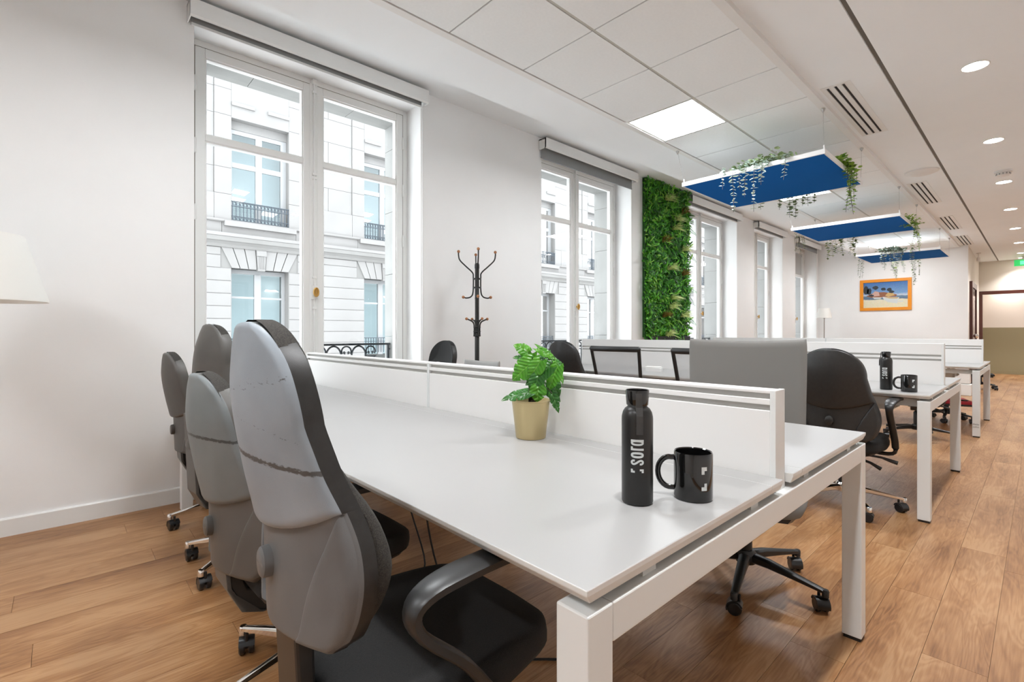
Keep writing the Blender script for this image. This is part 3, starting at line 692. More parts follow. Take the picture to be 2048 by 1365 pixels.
# ------------------------------------------------------------------ benches
def bench(x0, x1, ztop, label):
    Y0, Y1, YM = 0.43, 3.60, 2.015
    t = thing('bench_desk', label, 'desk', ((x0 + x1) / 2, Y0, 0), group='white back-to-back bench desks')
    W2 = (x1 - x0) / 2; LN = Y1 - Y0; mid = YM - Y0
    def top(xa, xb, ya, yb, outer, name='desktop'):
        # slab 25 mm with the lower edge chamfered inwards on the outer side
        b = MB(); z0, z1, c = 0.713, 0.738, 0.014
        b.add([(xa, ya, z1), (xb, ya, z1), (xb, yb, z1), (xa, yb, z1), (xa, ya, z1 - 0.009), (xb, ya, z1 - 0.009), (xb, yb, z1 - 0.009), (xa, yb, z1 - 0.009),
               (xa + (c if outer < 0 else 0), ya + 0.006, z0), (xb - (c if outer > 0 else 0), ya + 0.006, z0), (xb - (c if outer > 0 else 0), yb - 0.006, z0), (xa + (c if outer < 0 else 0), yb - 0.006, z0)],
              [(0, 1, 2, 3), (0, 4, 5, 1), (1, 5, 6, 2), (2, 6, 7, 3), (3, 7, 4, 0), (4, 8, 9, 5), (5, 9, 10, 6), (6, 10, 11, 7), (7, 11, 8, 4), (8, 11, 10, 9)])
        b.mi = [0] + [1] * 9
        b.build(name, ['desk_white', 'desk_edge_lightened'], t, bevel=0.0015)
    for sgn in (-1, 1):
        for ya, yb in ((0.0, mid - 0.0012), (mid + 0.0012, LN)):
            a, c = sorted((sgn * W2, sgn * 0.107)); top(a, c, ya, yb, sgn)
            a, c = sorted((sgn * 0.1055, sgn * 0.036)); top(a, c, ya, yb, 0, 'cable_flap')
    lw = 0.06
    for yy in (0.0, LN - lw):
        for sx in (-W2 + 0.002, W2 - 0.002 - lw):
            b = MB(); b.box(sx, sx + lw, yy, yy + lw, 0.012, 0.700)
            l = b.build('leg', 'frame_white', t, bevel=0.003)
            box('foot', 'rubber_black', sx + 0.004, sx + lw - 0.004, yy + 0.004, yy + lw - 0.004, 0, 0.012, l)
        box('end_rail', 'frame_white', -W2 + 0.002 + lw, W2 - 0.002 - lw, yy, yy + lw, 0.640, 0.700, t, bevel=0.003)
    for sx in (-W2 + 0.25, W2 - 0.25 - lw):
        l = box('leg', 'frame_white', sx, sx + lw, mid - 0.03, mid + 0.03, 0.012, 0.66, t, bevel=0.003)
        box('foot', 'rubber_black', sx + 0.004, sx + lw - 0.004, mid - 0.026, mid + 0.026, 0, 0.012, l)
    box('middle_rail', 'frame_white', -W2 + 0.08, W2 - 0.08, mid - 0.03, mid + 0.03, 0.66, 0.70, t)
    for sx in (-W2 + 0.10, W2 - 0.16): box('long_beam', 'frame_white', sx, sx + 0.05, lw, LN - lw, 0.655, 0.70, t)
    for yy in (0.0, LN - lw):
        for sx in (-W2 + 0.16, -0.2, 0.16, W2 - 0.20): box('spacer', 'rail_alu', sx, sx + 0.04, yy + 0.012, yy + 0.05, 0.70, 0.713, t)
    for sgn in (-1, 1):
        b = MB(); a, c = sorted((sgn * 0.08, sgn * 0.32)); b.box(a, c, 0.25, LN - 0.25, 0.575, 0.58); b.box(a, a + 0.004, 0.25, LN - 0.25, 0.58, 0.63); b.box(c - 0.004, c, 0.25, LN - 0.25, 0.58, 0.63)
        for q in (0.27, 1.0, 2.2, LN - 0.29): b.box(a, a + 0.02, q, q + 0.03, 0.63, 0.705)
        b.build('cable_tray', 'frame_white', t)
    # dividing screens: two panels with twin tool-rail grooves
    th = 0.030
    for ya, yb in ((0.022, mid), (mid, LN - 0.0)):
        b = MB()
        b.box(-th, th, ya + 0.010, yb - 0.010, 0.700, 0.902); b.box(-th, th, ya + 0.010, yb - 0.010, 0.916, 0.931)
        b.box(-th, th, ya + 0.010, yb - 0.010, 0.945, ztop)
        s = b.build('screen_panel', 'screen_white', t, bevel=0.0015)
        box('tool_rail', 'groove_grey', -th + 0.012, th - 0.012, ya + 0.01, yb - 0.01, 0.895, 0.95, s)
        box('end_post', 'frame_white', -th - 0.002, th + 0.002, ya - 0.004 if ya < 0.1 else ya + 0.001, ya + 0.010, 0.68, ztop + 0.001, s, bevel=0.0015)
        box('end_post', 'frame_white', -th - 0.002, th + 0.002, yb - 0.010, yb - 0.001, 0.68, ztop + 0.001, s, bevel=0.0015)
    return t
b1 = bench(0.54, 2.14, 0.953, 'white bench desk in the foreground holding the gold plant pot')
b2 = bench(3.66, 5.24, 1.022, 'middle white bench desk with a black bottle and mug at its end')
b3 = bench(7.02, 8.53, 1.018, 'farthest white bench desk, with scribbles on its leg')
b = MB()
random.seed(3)
for r in range(2):
    for q in range(5):
        y0 = 0.006 + q * 0.010; z = 0.135 - r * 0.028
        b.tube([(0, y0, z), (0, y0 + 0.004, z + 0.012 * random.random() + 0.004), (0, y0 + 0.008, z - 0.003)], 0.0012, 4)
o = b.build('scribble', 'rubber_black', b3); o.location = (-0.755 + 0.0013, 0.0, 0)

# ------------------------------------------------------------------ chairs
def caster_mesh():
    b = MB()
    for sg in (-1, 1):
        b.cur = 0
        prof = [(0.001, 0), (0.024, 0), (0.027, 0.004), (0.027, 0.015), (0.022, 0.019), (0.001, 0.019)]
        n = 18; vs = []; fs = []
        for r, h in prof:
            for i in range(n):
                a = 2 * math.pi * i / n; vs.append((r * math.cos(a), sg * (0.005 + h), 0.027 + r * math.sin(a)))
        for j in range(len(prof) - 1):
            for i in range(n): fs.append((j * n + i, j * n + (i + 1) % n, (j + 1) * n + (i + 1) % n, (j + 1) * n + i))
        b.add(vs, fs)
    # hood
    pts = [(0.031 * math.cos(R(a)), 0.027 + 0.031 * math.sin(R(a))) for a in range(20, 201, 20)]
    pts2 = [(0.026 * math.cos(R(a)), 0.027 + 0.026 * math.sin(R(a))) for a in range(200, 19, -20)]
    b.prism(pts + pts2, 'y', -0.024, 0.024)
    b.box(-0.010, 0.010, -0.006, 0.006, 0.02, 0.055)
    b.lathe([(0.006, 0.05), (0.006, 0.078)], (0.016, 0, 0), 8)
    return b.mesh('caster', 'caster_black', 35)
CASTER = caster_mesh()
def base_arm_mesh(mname, kind):
    b = MB()
    secs = [(0.03, 0.115, 0.024, 0.020), (0.10, 0.112, 0.021, 0.018), (0.20, 0.098, 0.017, 0.013), (0.295, 0.084, 0.014, 0.009), (0.318, 0.080, 0.013, 0.008)]
    vs = []; fs = []; n = 8
    for x, z, w, h in secs:
        for k in range(n):
            q = 2 * math.pi * (k + 0.5) / n
            vs.append((x, w * math.copysign(abs(math.cos(q)) ** 0.6, math.cos(q)), z + h * math.copysign(abs(math.sin(q)) ** 0.6, math.sin(q))))
    for j in range(len(secs) - 1):
        for k in range(n): fs.append((j * n + k, j * n + (k + 1) % n, (j + 1) * n + (k + 1) % n, (j + 1) * n + k))
    fs.append(tuple(range(n))); fs.append(tuple((len(secs) - 1) * n + k for k in range(n)))
    b.add(vs, fs); b.lathe([(0.0135, 0.062), (0.0135, 0.086), (0.011, 0.090)], (0.312, 0, 0), 10)
    return b.mesh('base_arm', mname, 45)
ARMM = {'chrome': base_arm_mesh('chrome', 0), 'black_plastic': base_arm_mesh('black_plastic', 1)}
HUB = {}
def add_base(t, kind, rot, seat_z, sc=1.0):
    if kind not in HUB:
        HUB[kind] = MB().lathe([(0.040, 0.088), (0.043, 0.10), (0.043, 0.13), (0.034, 0.145)], n=24).mesh('base_hub', kind, 40)
    link('base_hub', HUB[kind], t)
    b = MB(); b.lathe([(0.026, 0.14), (0.026, 0.27), (0.022, 0.275), (0.015, 0.28), (0.015, seat_z - 0.10)], n=18); b.build('gas_lift', 'black_plastic', t, 40)
    for i in range(5):
        a = rot + i * R(72)
        o = link('base_arm', ARMM[kind], t); o.rotation_euler = (0, 0, a); o.scale = (sc, 1, 1)
        c = link('caster', CASTER, t); c.location = (0.296 * sc * math.cos(a), 0.296 * sc * math.sin(a), 0); c.rotation_euler = (0, 0, a + R(100 + 40 * math.sin(i * 2.3 + rot)))
def edge_round(d, r):
    if d >= r: return 0.0
    d = max(d, 0); return r - math.sqrt(max(0.0, r * r - (r - d) ** 2))

BW_TAB = [(0, 0.165), (0.05, 0.200), (0.12, 0.220), (0.22, 0.232), (0.32, 0.228), (0.42, 0.213), (0.52, 0.197), (0.62, 0.186), (0.72, 0.176)]
def back_w(q):
    if q <= 0.70: return smoothtab(BW_TAB, max(q, 0))
    return max(0.012, 0.178 * math.sqrt(max(0.0, 1 - ((q - 0.70) / 0.302) ** 2.3)))
BX_TAB = [(0, -0.299), (0.2, -0.303), (0.4, -0.308), (0.6, -0.335), (0.78, -0.352), (0.92, -0.350), (1.0, -0.344)]
TH_TAB = [(0, 0.085), (0.2, 0.118), (0.35, 0.108), (0.5, 0.085), (0.7, 0.060), (0.9, 0.052), (1.0, 0.048)]
WRAP = 0.088
def task_back(t, zb, H, mats, seam=0.44, ws=1.0, pitch=0):
    before = set(t.children)
    upper_m, lower_m, wing_m, side_m, pad_m = mats
    w = lambda q: ws * back_w(min(q, 1)); xr = lambda q: smoothtab(BX_TAB, min(max(q, 0), 1)); th = lambda q: smoothtab(TH_TAB, min(max(q, 0), 1))
    SH = 0.044
    def shell(name, m, t0, t1, dep, r, smile0, smile1=0.0, thick=SH):
        S = spread(-1, 1, 24, 0.75); T = spread(t0, t1, 36, 0.93)
        def pt(s, q, front):
            ww = w(q); y = s * ww
            u = (q - t0) / (t1 - t0)
            zz = zb + q * H - smile0 * (1 - s * s) * (1 - u) ** 2 - smile1 * (1 - s * s) * u * u
            d = min((1 - abs(s)) * ww, (q - t0) * H if smile0 or t0 == 0 else 9, (t1 - q) * H if t1 == 1 else 9)
            e = edge_round(d, r)
            wrap = WRAP * (abs(y) / 0.232) ** 1.7
            x = xr(q) + wrap + dep + (e if not front else thick)
            if front: x = xr(q) + wrap + thick
            return (x, y, zz)
        b = MB(); b.slab(S, T, lambda s, q: pt(s, q, False), lambda s, q: pt(s, q, True))
        # rear face one material, side walls another
        nf = len(b.f); ns = len(S); nt_ = len(T)
        b.mi = [0 if (i < 2 * (ns - 1) * (nt_ - 1)) else 1 for i in range(nf)]
        return b.build(name, [m, side_m], t, 50)
    shell('lower_shell', lower_m, 0.0, seam + 0.08, 0.008, 0.012, 0.0)
    shell('upper_shell', upper_m, seam, 1.0, 0.0, 0.012, 0.050)
    for sg in (-1, 1):
        S = spread(0, 1, 10, 0.8); T = spread(0.012, seam - 0.005, 20, 0.5)
        def wp(s, q, front, sg=sg):
            u = (q - 0.012) / (seam - 0.017)
            s_in = 0.50 + 0.49 * u ** 2.2 + 0.04 * (1 - u) ** 2
            ss = lerp(s_in, 0.985, s); y = ss * w(q)
            wd = (0.985 - s_in) * w(q)
            d = min(s * wd, (1 - s) * wd, (q - 0.012) * H, (seam - 0.005 - q) * H)
            x = xr(q) + WRAP * (y / 0.232) ** 1.7 - 0.002 + edge_round(d, 0.012) + (0.02 if front else 0)
            return (x, sg * y, zb + q * H)
        b = MB(); b.slab(S, T, lambda s, q: wp(s, q, False), lambda s, q: wp(s, q, True)); b.build('side_panel', wing_m, t, 50)
    # round adjuster cap
    b = MB(); zc = zb + 0.225 * H; xk = xr(0.225) + 0.004
    n = 20; vs = []; prof = [(0.001, -0.012), (0.018, -0.012), (0.0215, -0.009), (0.0225, 0.0), (0.0225, 0.006)]
    fs = []
    for r, x in prof:
        for i in range(n): vs.append((xk + x, r * math.cos(2 * math.pi * i / n), zc + 1.25 * r * math.sin(2 * math.pi * i / n)))
    for jj in range(len(prof) - 1):
        for i in range(n): fs.append((jj * n + i, jj * n + (i + 1) % n, (jj + 1) * n + (i + 1) % n, (jj + 1) * n + i))
    fs.append(tuple(range(n))); b.add(vs, fs); b.build('adjuster_cap', wing_m, t, 40)
    # upholstered pad in front
    S = spread(-1, 1, 22, 0.8); T = spread(0.02, 1.0, 40, 0.93)
    def pad(s, q, front):
        ww = w(q) * 0.965; y = s * ww; zz = zb + 0.006 + q * (H - 0.002)
        d = min((1 - abs(s)) * ww, (q - 0.02) * H, (1 - q) * H + 0.006)
        wrap = WRAP * (abs(y) / 0.232) ** 1.7 * (1.0 if not front else 0.62)
        if front: return (xr(q) + wrap + th(q) - edge_round(d, 0.030), y, zz)
        return (xr(q) + wrap + SH + 0.003, y * 0.99, zz)
    b = MB(); b.slab(S, T, lambda s, q: pad(s, q, False), lambda s, q: pad(s, q, True)); b.build('back_cushion', pad_m, t, 60)
    if pitch:
        P = Matrix.Translation((-0.26, 0, zb)) @ Matrix.Rotation(R(pitch), 4, 'Y') @ Matrix.Translation((0.26, 0, -zb))
        for o in set(t.children) - before: o.matrix_local = P
def seat_part(t, z, m='fabric_black', L=0.49, W_=0.47, x0=-0.23):
    S = spread(-1, 1, 18, 0.8); T = spread(0, 1, 18, 0.8)
    def half(q): return W_ / 2 * (0.86 + 0.14 * math.sin(math.pi * min(1, q * 1.15))) * (1 - 0.30 * max(0, (q - 0.86) / 0.14) ** 2.0) * (1 - 0.18 * max(0, (0.10 - q) / 0.10) ** 2)
    def sp(s, q, top):
        y = s * half(q); x = x0 + q * L + (0.02 * (1 - s * s) if q > 0.8 else 0) * (q - 0.8) * 5
        d = min((1 - abs(s)) * half(q), q * L, (1 - q) * L)
        if top: return (x, y, z - edge_round(d, 0.035) - 0.03 * max(0, q - 0.75) ** 2 * 8 - 0.006 * (1 - s * s))
        return (x, y, z - 0.072 + edge_round(d, 0.02))
    b = MB(); b.slab(S, T, lambda s, q: sp(s, q, False), lambda s, q: sp(s, q, True)); b.build('seat', m, t, 60)
    b = MB(); S2 = spread(-1, 1, 10, 0.5); T2 = spread(0.05, 0.95, 10, 0.5)
    b.slab(S2, T2, lambda s, q: (x0 + q * L, s * half(q) * 0.93, z - 0.092 + edge_round(min((1 - abs(s)) * half(q), q * L, (1 - q) * L), 0.03)), lambda s, q: (x0 + q * L, s * half(q) * 0.95, z - 0.066)); b.build('seat_shell', 'black_plastic', t, 60)
    b = MB(); b.box(-0.13, 0.10, -0.075, 0.075, z - 0.135, z - 0.088); b.build('tilt_mechanism', 'black_plastic', t, bevel=0.008)
    b = MB(); b.tube([(-0.02, -0.07, z - 0.115), (0.0, -0.20, z - 0.125), (0.02, -0.24, z - 0.14), (0.025, -0.275, z - 0.15)], [0.007, 0.007, 0.011, 0.012], 8); b.build('lever', 'black_plastic', t, 60)
    b = MB(); b.tube([(-0.08, -0.07, z - 0.125), (-0.08, -0.16, z - 0.15), (-0.07, -0.21, z - 0.18)], [0.007, 0.008, 0.012], 8); b.build('lever', 'black_plastic', t, 60)
def arm_part(t, z_seat, sg, m='black_plastic', half=0.265):
    y = sg * half; zp = 0.69
    pts = [(0.02, y * 0.55, z_seat - 0.10), (0.02, y * 0.95, z_seat - 0.095), (0.01, y * 1.0, z_seat - 0.04), (-0.06, y, z_seat + 0.06), (-0.145, y, zp - 0.075), (-0.165, y, zp - 0.030), (-0.135, y, zp - 0.004), (-0.06, y, zp + 0.006), (0.04, y, zp + 0.007), (0.11, y, zp + 0.0), (0.14, y, zp - 0.012)]
    # resample smoothly
    P = []
    for i in range(len(pts) - 1):
        p0 = Vector(pts[max(i - 1, 0)]); p1 = Vector(pts[i]); p2 = Vector(pts[i + 1]); p3 = Vector(pts[min(i + 2, len(pts) - 1)])
        for k in range(4):
            u = k / 4; P.append(0.5 * (2 * p1 + (p2 - p0) * u + (2 * p0 - 5 * p1 + 4 * p2 - p3) * u * u + (3 * p1 - p0 - 3 * p2 + p3) * u ** 3))
    P.append(Vector(pts[-1])); n = len(P)
    vs = []; fs = []; K = 10
    for i, p in enumerate(P):
        tt = (P[min(i + 1, n - 1)] - P[max(i - 1, 0)]).normalized()
        side = Vector((0, 1, 0)) if i > 6 else Vector((1, 0, 0)); side = (side - tt * side.dot(tt)).normalized(); nn = tt.cross(side)
        u = i / n; hw = 0.018 if u < 0.45 else lerp(0.018, 0.030, min(1, (u - 0.45) / 0.2)); hh = 0.0105
        for k in range(K):
            q = 2 * math.pi * (k + 0.5) / K
            vs.append(p + side * (hw * math.copysign(abs(math.cos(q)) ** 0.55, math.cos(q))) + nn * (hh * math.copysign(abs(math.sin(q)) ** 0.55, math.sin(q))))
    for i in range(n - 1):
        for k in range(K): fs.append((i * K + k, i * K + (k + 1) % K, (i + 1) * K + (k + 1) % K, (i + 1) * K + k))
    fs.append(tuple(range(K))); fs.append(tuple((n - 1) * K + k for k in range(K)))
    MB().add(vs, fs).build('armrest', m, t, 45)
def spine_part(t, z_seat, ztop, m='black_plastic', cover=None):
    b = MB(); sec = [(-0.04, z_seat - 0.155), (-0.17, z_seat - 0.165), (-0.225, z_seat - 0.145), (-0.262, z_seat - 0.07), (-0.278, ztop)]
    inner = [(-0.240, ztop), (-0.232, z_seat - 0.04), (-0.215, z_seat - 0.085), (-0.17, z_seat - 0.10), (-0.06, z_seat - 0.10)]
    b.prism(sec + inner, 'y', -0.055, 0.055); b.build('spine', m, t, bevel=0.006)
    if cover:
        b = MB(); o = [(x - 0.008, z) for x, z in sec[1:]]; b.prism(o + [(x + 0.004, z) for x, z in sec[1:]][::-1], 'y', -0.06, 0.06); b.build('spine_cover', cover, t, bevel=0.004)
GREY = ('shell_worn', 'plastic_grey', 'plastic_grey', 'plastic_black_tex', 'cushion_back')
TEAL = ('shell_worn_teal', 'plastic_taupe', 'plastic_taupe', 'plastic_taupe', 'cushion_back')
TAUPE = ('plastic_taupe', 'plastic_taupe', 'plastic_taupe', 'plastic_taupe', 'cushion_back')
BLACK = ('plastic_black_tex', 'plastic_black_tex', 'plastic_black_tex', 'plastic_black_tex', 'fabric_black')
def task_chair(label, x, y, deg, zb, H, mats, base='chrome', brot=0.4, seat_z=0.47, arms=True, cover=None, group='task chairs at the bench desks', ws=1.0, pitch=0):
    t = thing('office_chair', label, 'chair', (x, y, 0), R(deg), group)
    add_base(t, base, brot, seat_z); seat_part(t, seat_z); spine_part(t, seat_z, zb + 0.16, 'black_plastic', cover); task_back(t, zb, H, mats, ws=ws, pitch=pitch)
    if arms:
        for sg in (-1, 1): arm_part(t, seat_z, sg)
    return t
# along the near side of the foreground bench
task_chair('tall grey office chair with a scuffed plastic back, nearest the camera', 0.568, 0.93, 0, 0.573, 0.545, GREY, brot=R(200), seat_z=0.475, ws=0.87)
task_chair('grey-green office chair with a dark scratch across its back, behind the nearest chair', 0.605, 1.585, 2, 0.437, 0.55, TEAL, brot=R(115), seat_z=0.46, cover='plastic_taupe')
task_chair('tall taupe office chair, third from the camera along the foreground desk', 0.70, 2.60, 6, 0.575, 0.56, TAUPE, brot=R(136), seat_z=0.46, cover='plastic_taupe', pitch=13)
task_chair('low taupe office chair nearest the window wall, left of all the others', 0.76, 3.27, 0, 0.437, 0.55, TAUPE, brot=R(178), seat_z=0.46, cover='plastic_taupe')
# near side of the middle bench
task_chair('black plastic-backed office chair left of the second bottle and mug', 3.68, 0.86, 0, 0.45, 0.55, BLACK, brot=R(145), seat_z=0.46)
task_chair('black rounded chair back behind the green potted plant', 3.65, 2.96, 0, 0.47, 0.55, BLACK, base='black_plastic', brot=0.2)
# far side of the foreground bench, by the coat stand
task_chair('black rounded chair back in front of the coat stand, nearest the window wall', 2.13, 3.47, 180, 0.475, 0.55, BLACK, base='black_plastic', brot=0.2, arms=False)
# far side of the farthest bench
task_chair('black office chair under the farthest bench, near the aisle', 6.55, 0.88, 10, 0.36, 0.55, BLACK, base='black_plastic', brot=R(-22), arms=False)

def fabric_back_chair(label, x, y, deg, zb, zt, w_, m, lean=0.03, base='black_plastic', brot=0.0, seat_z=0.45):
    t = thing('office_chair', label, 'chair', (x, y, 0), R(deg), 'task chairs at the bench desks')
    add_base(t, base, brot, seat_z); seat_part(t, seat_z, m)
    S = spread(-1, 1, 16, 0.7); T = spread(0, 1, 16, 0.7); H = zt - zb
    def pt(s, q, front):
        hw = w_ / 2 * (0.95 + 0.05 * q) * (1 - 0.02 * (2 * q - 1) ** 8); y_ = s * hw
        z = zb + q * H - 0.010 * (1 - s * s) * q ** 3
        d = min((1 - abs(s)) * hw, q * H, (1 - q) * H)
        x_ = -0.235 - lean * q + 0.035 * s * s
        return (x_ + (0.024 - edge_round(d, 0.010) if front else edge_round(d, 0.010)), y_, z)
    b = MB(); b.slab(S, T, lambda s, q: pt(s, q, False), lambda s, q: pt(s, q, True)); b.build('backrest', m, t, 60)
    b = MB(); b.tube([(-0.06, 0, seat_z - 0.11), (-0.22, 0, seat_z - 0.10), (-0.262, 0, seat_z - 0.04), (-0.262, 0, zb + 0.25)], 0.02, 8, up=(0, 1, 0), flat=1.8); b.build('spine', 'black_plastic', t, 60)
    return t
fabric_back_chair('grey fabric chair with a wide square back beyond the foreground desk', 2.225, 0.885, 202, 0.52, 1.068, 0.515, 'grey_fabric', brot=R(-8))
fabric_back_chair('pale grey low chair back peeking over the foreground screen, left of the plant', 2.17, 2.93, 180, 0.40, 0.885, 0.43, 'light_grey_fabric', brot=0.5)
def mesh_chair(label, x, y, deg, zt=0.96):
    t = thing('office_chair', label, 'chair', (x, y, 0), R(deg), 'task chairs at the bench desks')
    add_base(t, 'black_plastic', 0.7, 0.46); seat_part(t, 0.46)
    zb = 0.66; cs = []
    def P(s, q): return Vector((-0.245 - 0.075 * q + 0.03 * s * s, s * lerp(0.205, 0.225, q), lerp(zb, zt, q)))
    b = MB(); path = [P(-1 + 2 * i / 8, 1) for i in range(9)]
    b.tube(path, 0.016, 8, flat=1.5); b.tube([P(-1 + 2 * i / 8, 0) for i in range(9)], 0.016, 8, flat=1.5)
    for s in (-1, 1): b.tube([P(s, i / 6) for i in range(7)], 0.0145, 8)
    for s in (-1, 1):
        for q in (0, 1): b.ball(P(s, q), 0.0175, 8)
    b.build('back_frame', 'black_plastic', t, 50)
    b = MB(); vs = [P(-1 + 2 * i / 8, j / 4) + Vector((0.004, 0, 0)) for j in range(5) for i in range(9)]
    b.add(vs, [(j * 9 + i, j * 9 + i + 1, (j + 1) * 9 + i + 1, (j + 1) * 9 + i) for j in range(4) for i in range(8)]); b.build('mesh_netting', 'mesh_net', t, 60)
    b = MB(); b.tube([(-0.06, 0, 0.35), (-0.22, 0, 0.36), (-0.26, 0, 0.42), (-0.245, 0, zb)], 0.022, 8); b.build('spine', 'black_plastic', t, 60)
mesh_chair('black-framed mesh chair back right of the potted plant, wholly visible', 3.66, 2.42, 4, 0.962)
mesh_chair('black-framed mesh chair half hidden behind the grey square chair back', 3.66, 1.66, 4, 0.962)

def stool(label, x, y, m, z, L, deg, base):
    t = thing('stool', label, 'stool', (x, y, 0), R(deg)); add_base(t, base, 0.3, z + 0.03, 0.85)
    b = MB(); b.prism([(-L / 2, -L / 2 * 0.9), (L / 2, -L / 2), (L / 2, L / 2), (-L / 2, L / 2 * 0.9)], 'z', z - 0.035, z); b.build('seat', m, t, bevel=0.012)
    box('seat_base', 'black_plastic', -L / 2 + 0.02, L / 2 - 0.02, -L / 2 + 0.04, L / 2 - 0.04, z - 0.06, z - 0.035, t)
    return t
s = stool('low stool with a crimson seat under the farthest bench', 8.1, 0.80, 'red_fabric', 0.27, 0.46, 20, 'black_plastic')
b = MB(); b.tube([(0.03 * math.cos(R(a)) , 0.05 * math.sin(R(a)), 0) for a in range(0, 361, 45)], 0.007, 6); o = b.build('pull_loop', 'black_plastic', s); o.location = (-0.12, -0.12, 0.275)
stool('low black wheeled stool on the floor beyond the farthest bench', 13.1, 0.80, 'fabric_black', 0.30, 0.40, 10, 'black_plastic')
t = thing('storage_pedestal', 'small white pedestal box standing under the far end of the farthest bench', 'cabinet', (11.6, 0.92, 0))
box('body', 'white_plastic', -0.11, 0.11, -0.11, 0.11, 0.0, 0.20, t, bevel=0.01); box('upper_drawer', 'white_plastic', -0.09, 0.09, -0.09, 0.09, 0.21, 0.42, t, bevel=0.008); box('neck', 'rail_alu', -0.07, 0.07, -0.07, 0.07, 0.20, 0.21, t)

# ------------------------------------------------------------------ bottle and mug with printed mark
def glyph_quads():
    """polygons of the printed word in a 2D frame: x along the word, y up, cap height 1"""
    out = []
    def ring(cx, cy, rx, ry, ix, iy, a0=0, a1=360, n=28):
        for i in range(n):
            p, q = R(lerp(a0, a1, i / n)), R(lerp(a0, a1, (i + 1) / n))
            def e(a, x, y, pw=0.78): return (cx + x * math.copysign(abs(math.cos(a)) ** pw, math.cos(a)), cy + y * math.copysign(abs(math.sin(a)) ** pw, math.sin(a)))
            out.append([e(p, ix, iy, 0.9), e(p, rx, ry), e(q, rx, ry), e(q, ix, iy, 0.9)])
    def rect(x0, x1, y0, y1): out.append([(x0, y0), (x1, y0), (x1, y1), (x0, y1)])
    # bracket pair
    rect(0, 0.30, 0.84, 1.0); rect(0, 0.16, 0.69, 0.84); rect(0, 0.30, 0, 0.16); rect(0.15, 0.30, 0.16, 0.31)
    # s : stroked curve
    cx = 0.84; path = []
    for a in range(0, 181, 15): path.append((cx + 0.145 * math.cos(R(a)), 0.78 + 0.145 * math.sin(R(a)) * 1.05))
    for i in range(1, 9):
        u = i / 9; s_ = u * u * (3 - 2 * u); path.append((lerp(cx - 0.145, cx + 0.145, s_), lerp(0.78, 0.22, u)))
    for a in range(0, -181, -15): path.append((cx + 0.145 * math.cos(R(a)), 0.22 + 0.145 * math.sin(R(a)) * 1.05))
    path = [(cx + 0.145, 0.69)] + path + [(cx - 0.145, 0.31)]
    h = 0.078
    L_ = []
    for i, p in enumerate(path):
        a = path[max(i - 1, 0)]; c = path[min(i + 1, len(path) - 1)]; dx, dy = c[0] - a[0], c[1] - a[1]; l = math.hypot(dx, dy) or 1
        L_.append(((p[0] - dy / l * h, p[1] + dx / l * h), (p[0] + dy / l * h, p[1] - dx / l * h)))
    for i in range(len(L_) - 1): out.append([L_[i][0], L_[i][1], L_[i + 1][1], L_[i + 1][0]])
    ring(1.42, 0.5, 0.245, 0.5, 0.07, 0.34)
    rect(1.79, 1.955, 0, 1.0); rect(1.955, 2.10, 0.84, 1.0)
    ring(2.40, 0.5, 0.225, 0.5, 0.07, 0.34); rect(2.48, 2.66, 0, 1.0)
    return out
GLY = glyph_quads()
def subdivide(q, n=2):
    r = []
    for i in range(n):
        for j in range(n):
            def B(u, v):
                a = [lerp(q[0][k], q[1][k], u) for k in (0, 1)]; b_ = [lerp(q[3][k], q[2][k], u) for k in (0, 1)]
                return (lerp(a[0], b_[0], v), lerp(a[1], b_[1], v))
            r.append([B(i / n, j / n), B((i + 1) / n, j / n), B((i + 1) / n, (j + 1) / n), B(i / n, (j + 1) / n)])
    return r
def wrap_print(quads, mapfn, r):
    b = MB()
    for q in quads:
        for s_ in subdivide(q, 8 if max(p[1] for p in q) - min(p[1] for p in q) > 0.5 else 3):
            vs = []
            for p in s_:
                a, z = mapfn(p); vs.append((r * math.cos(a), r * math.sin(a), z))
            b.add(vs, [(0, 1, 2, 3)])
    return b
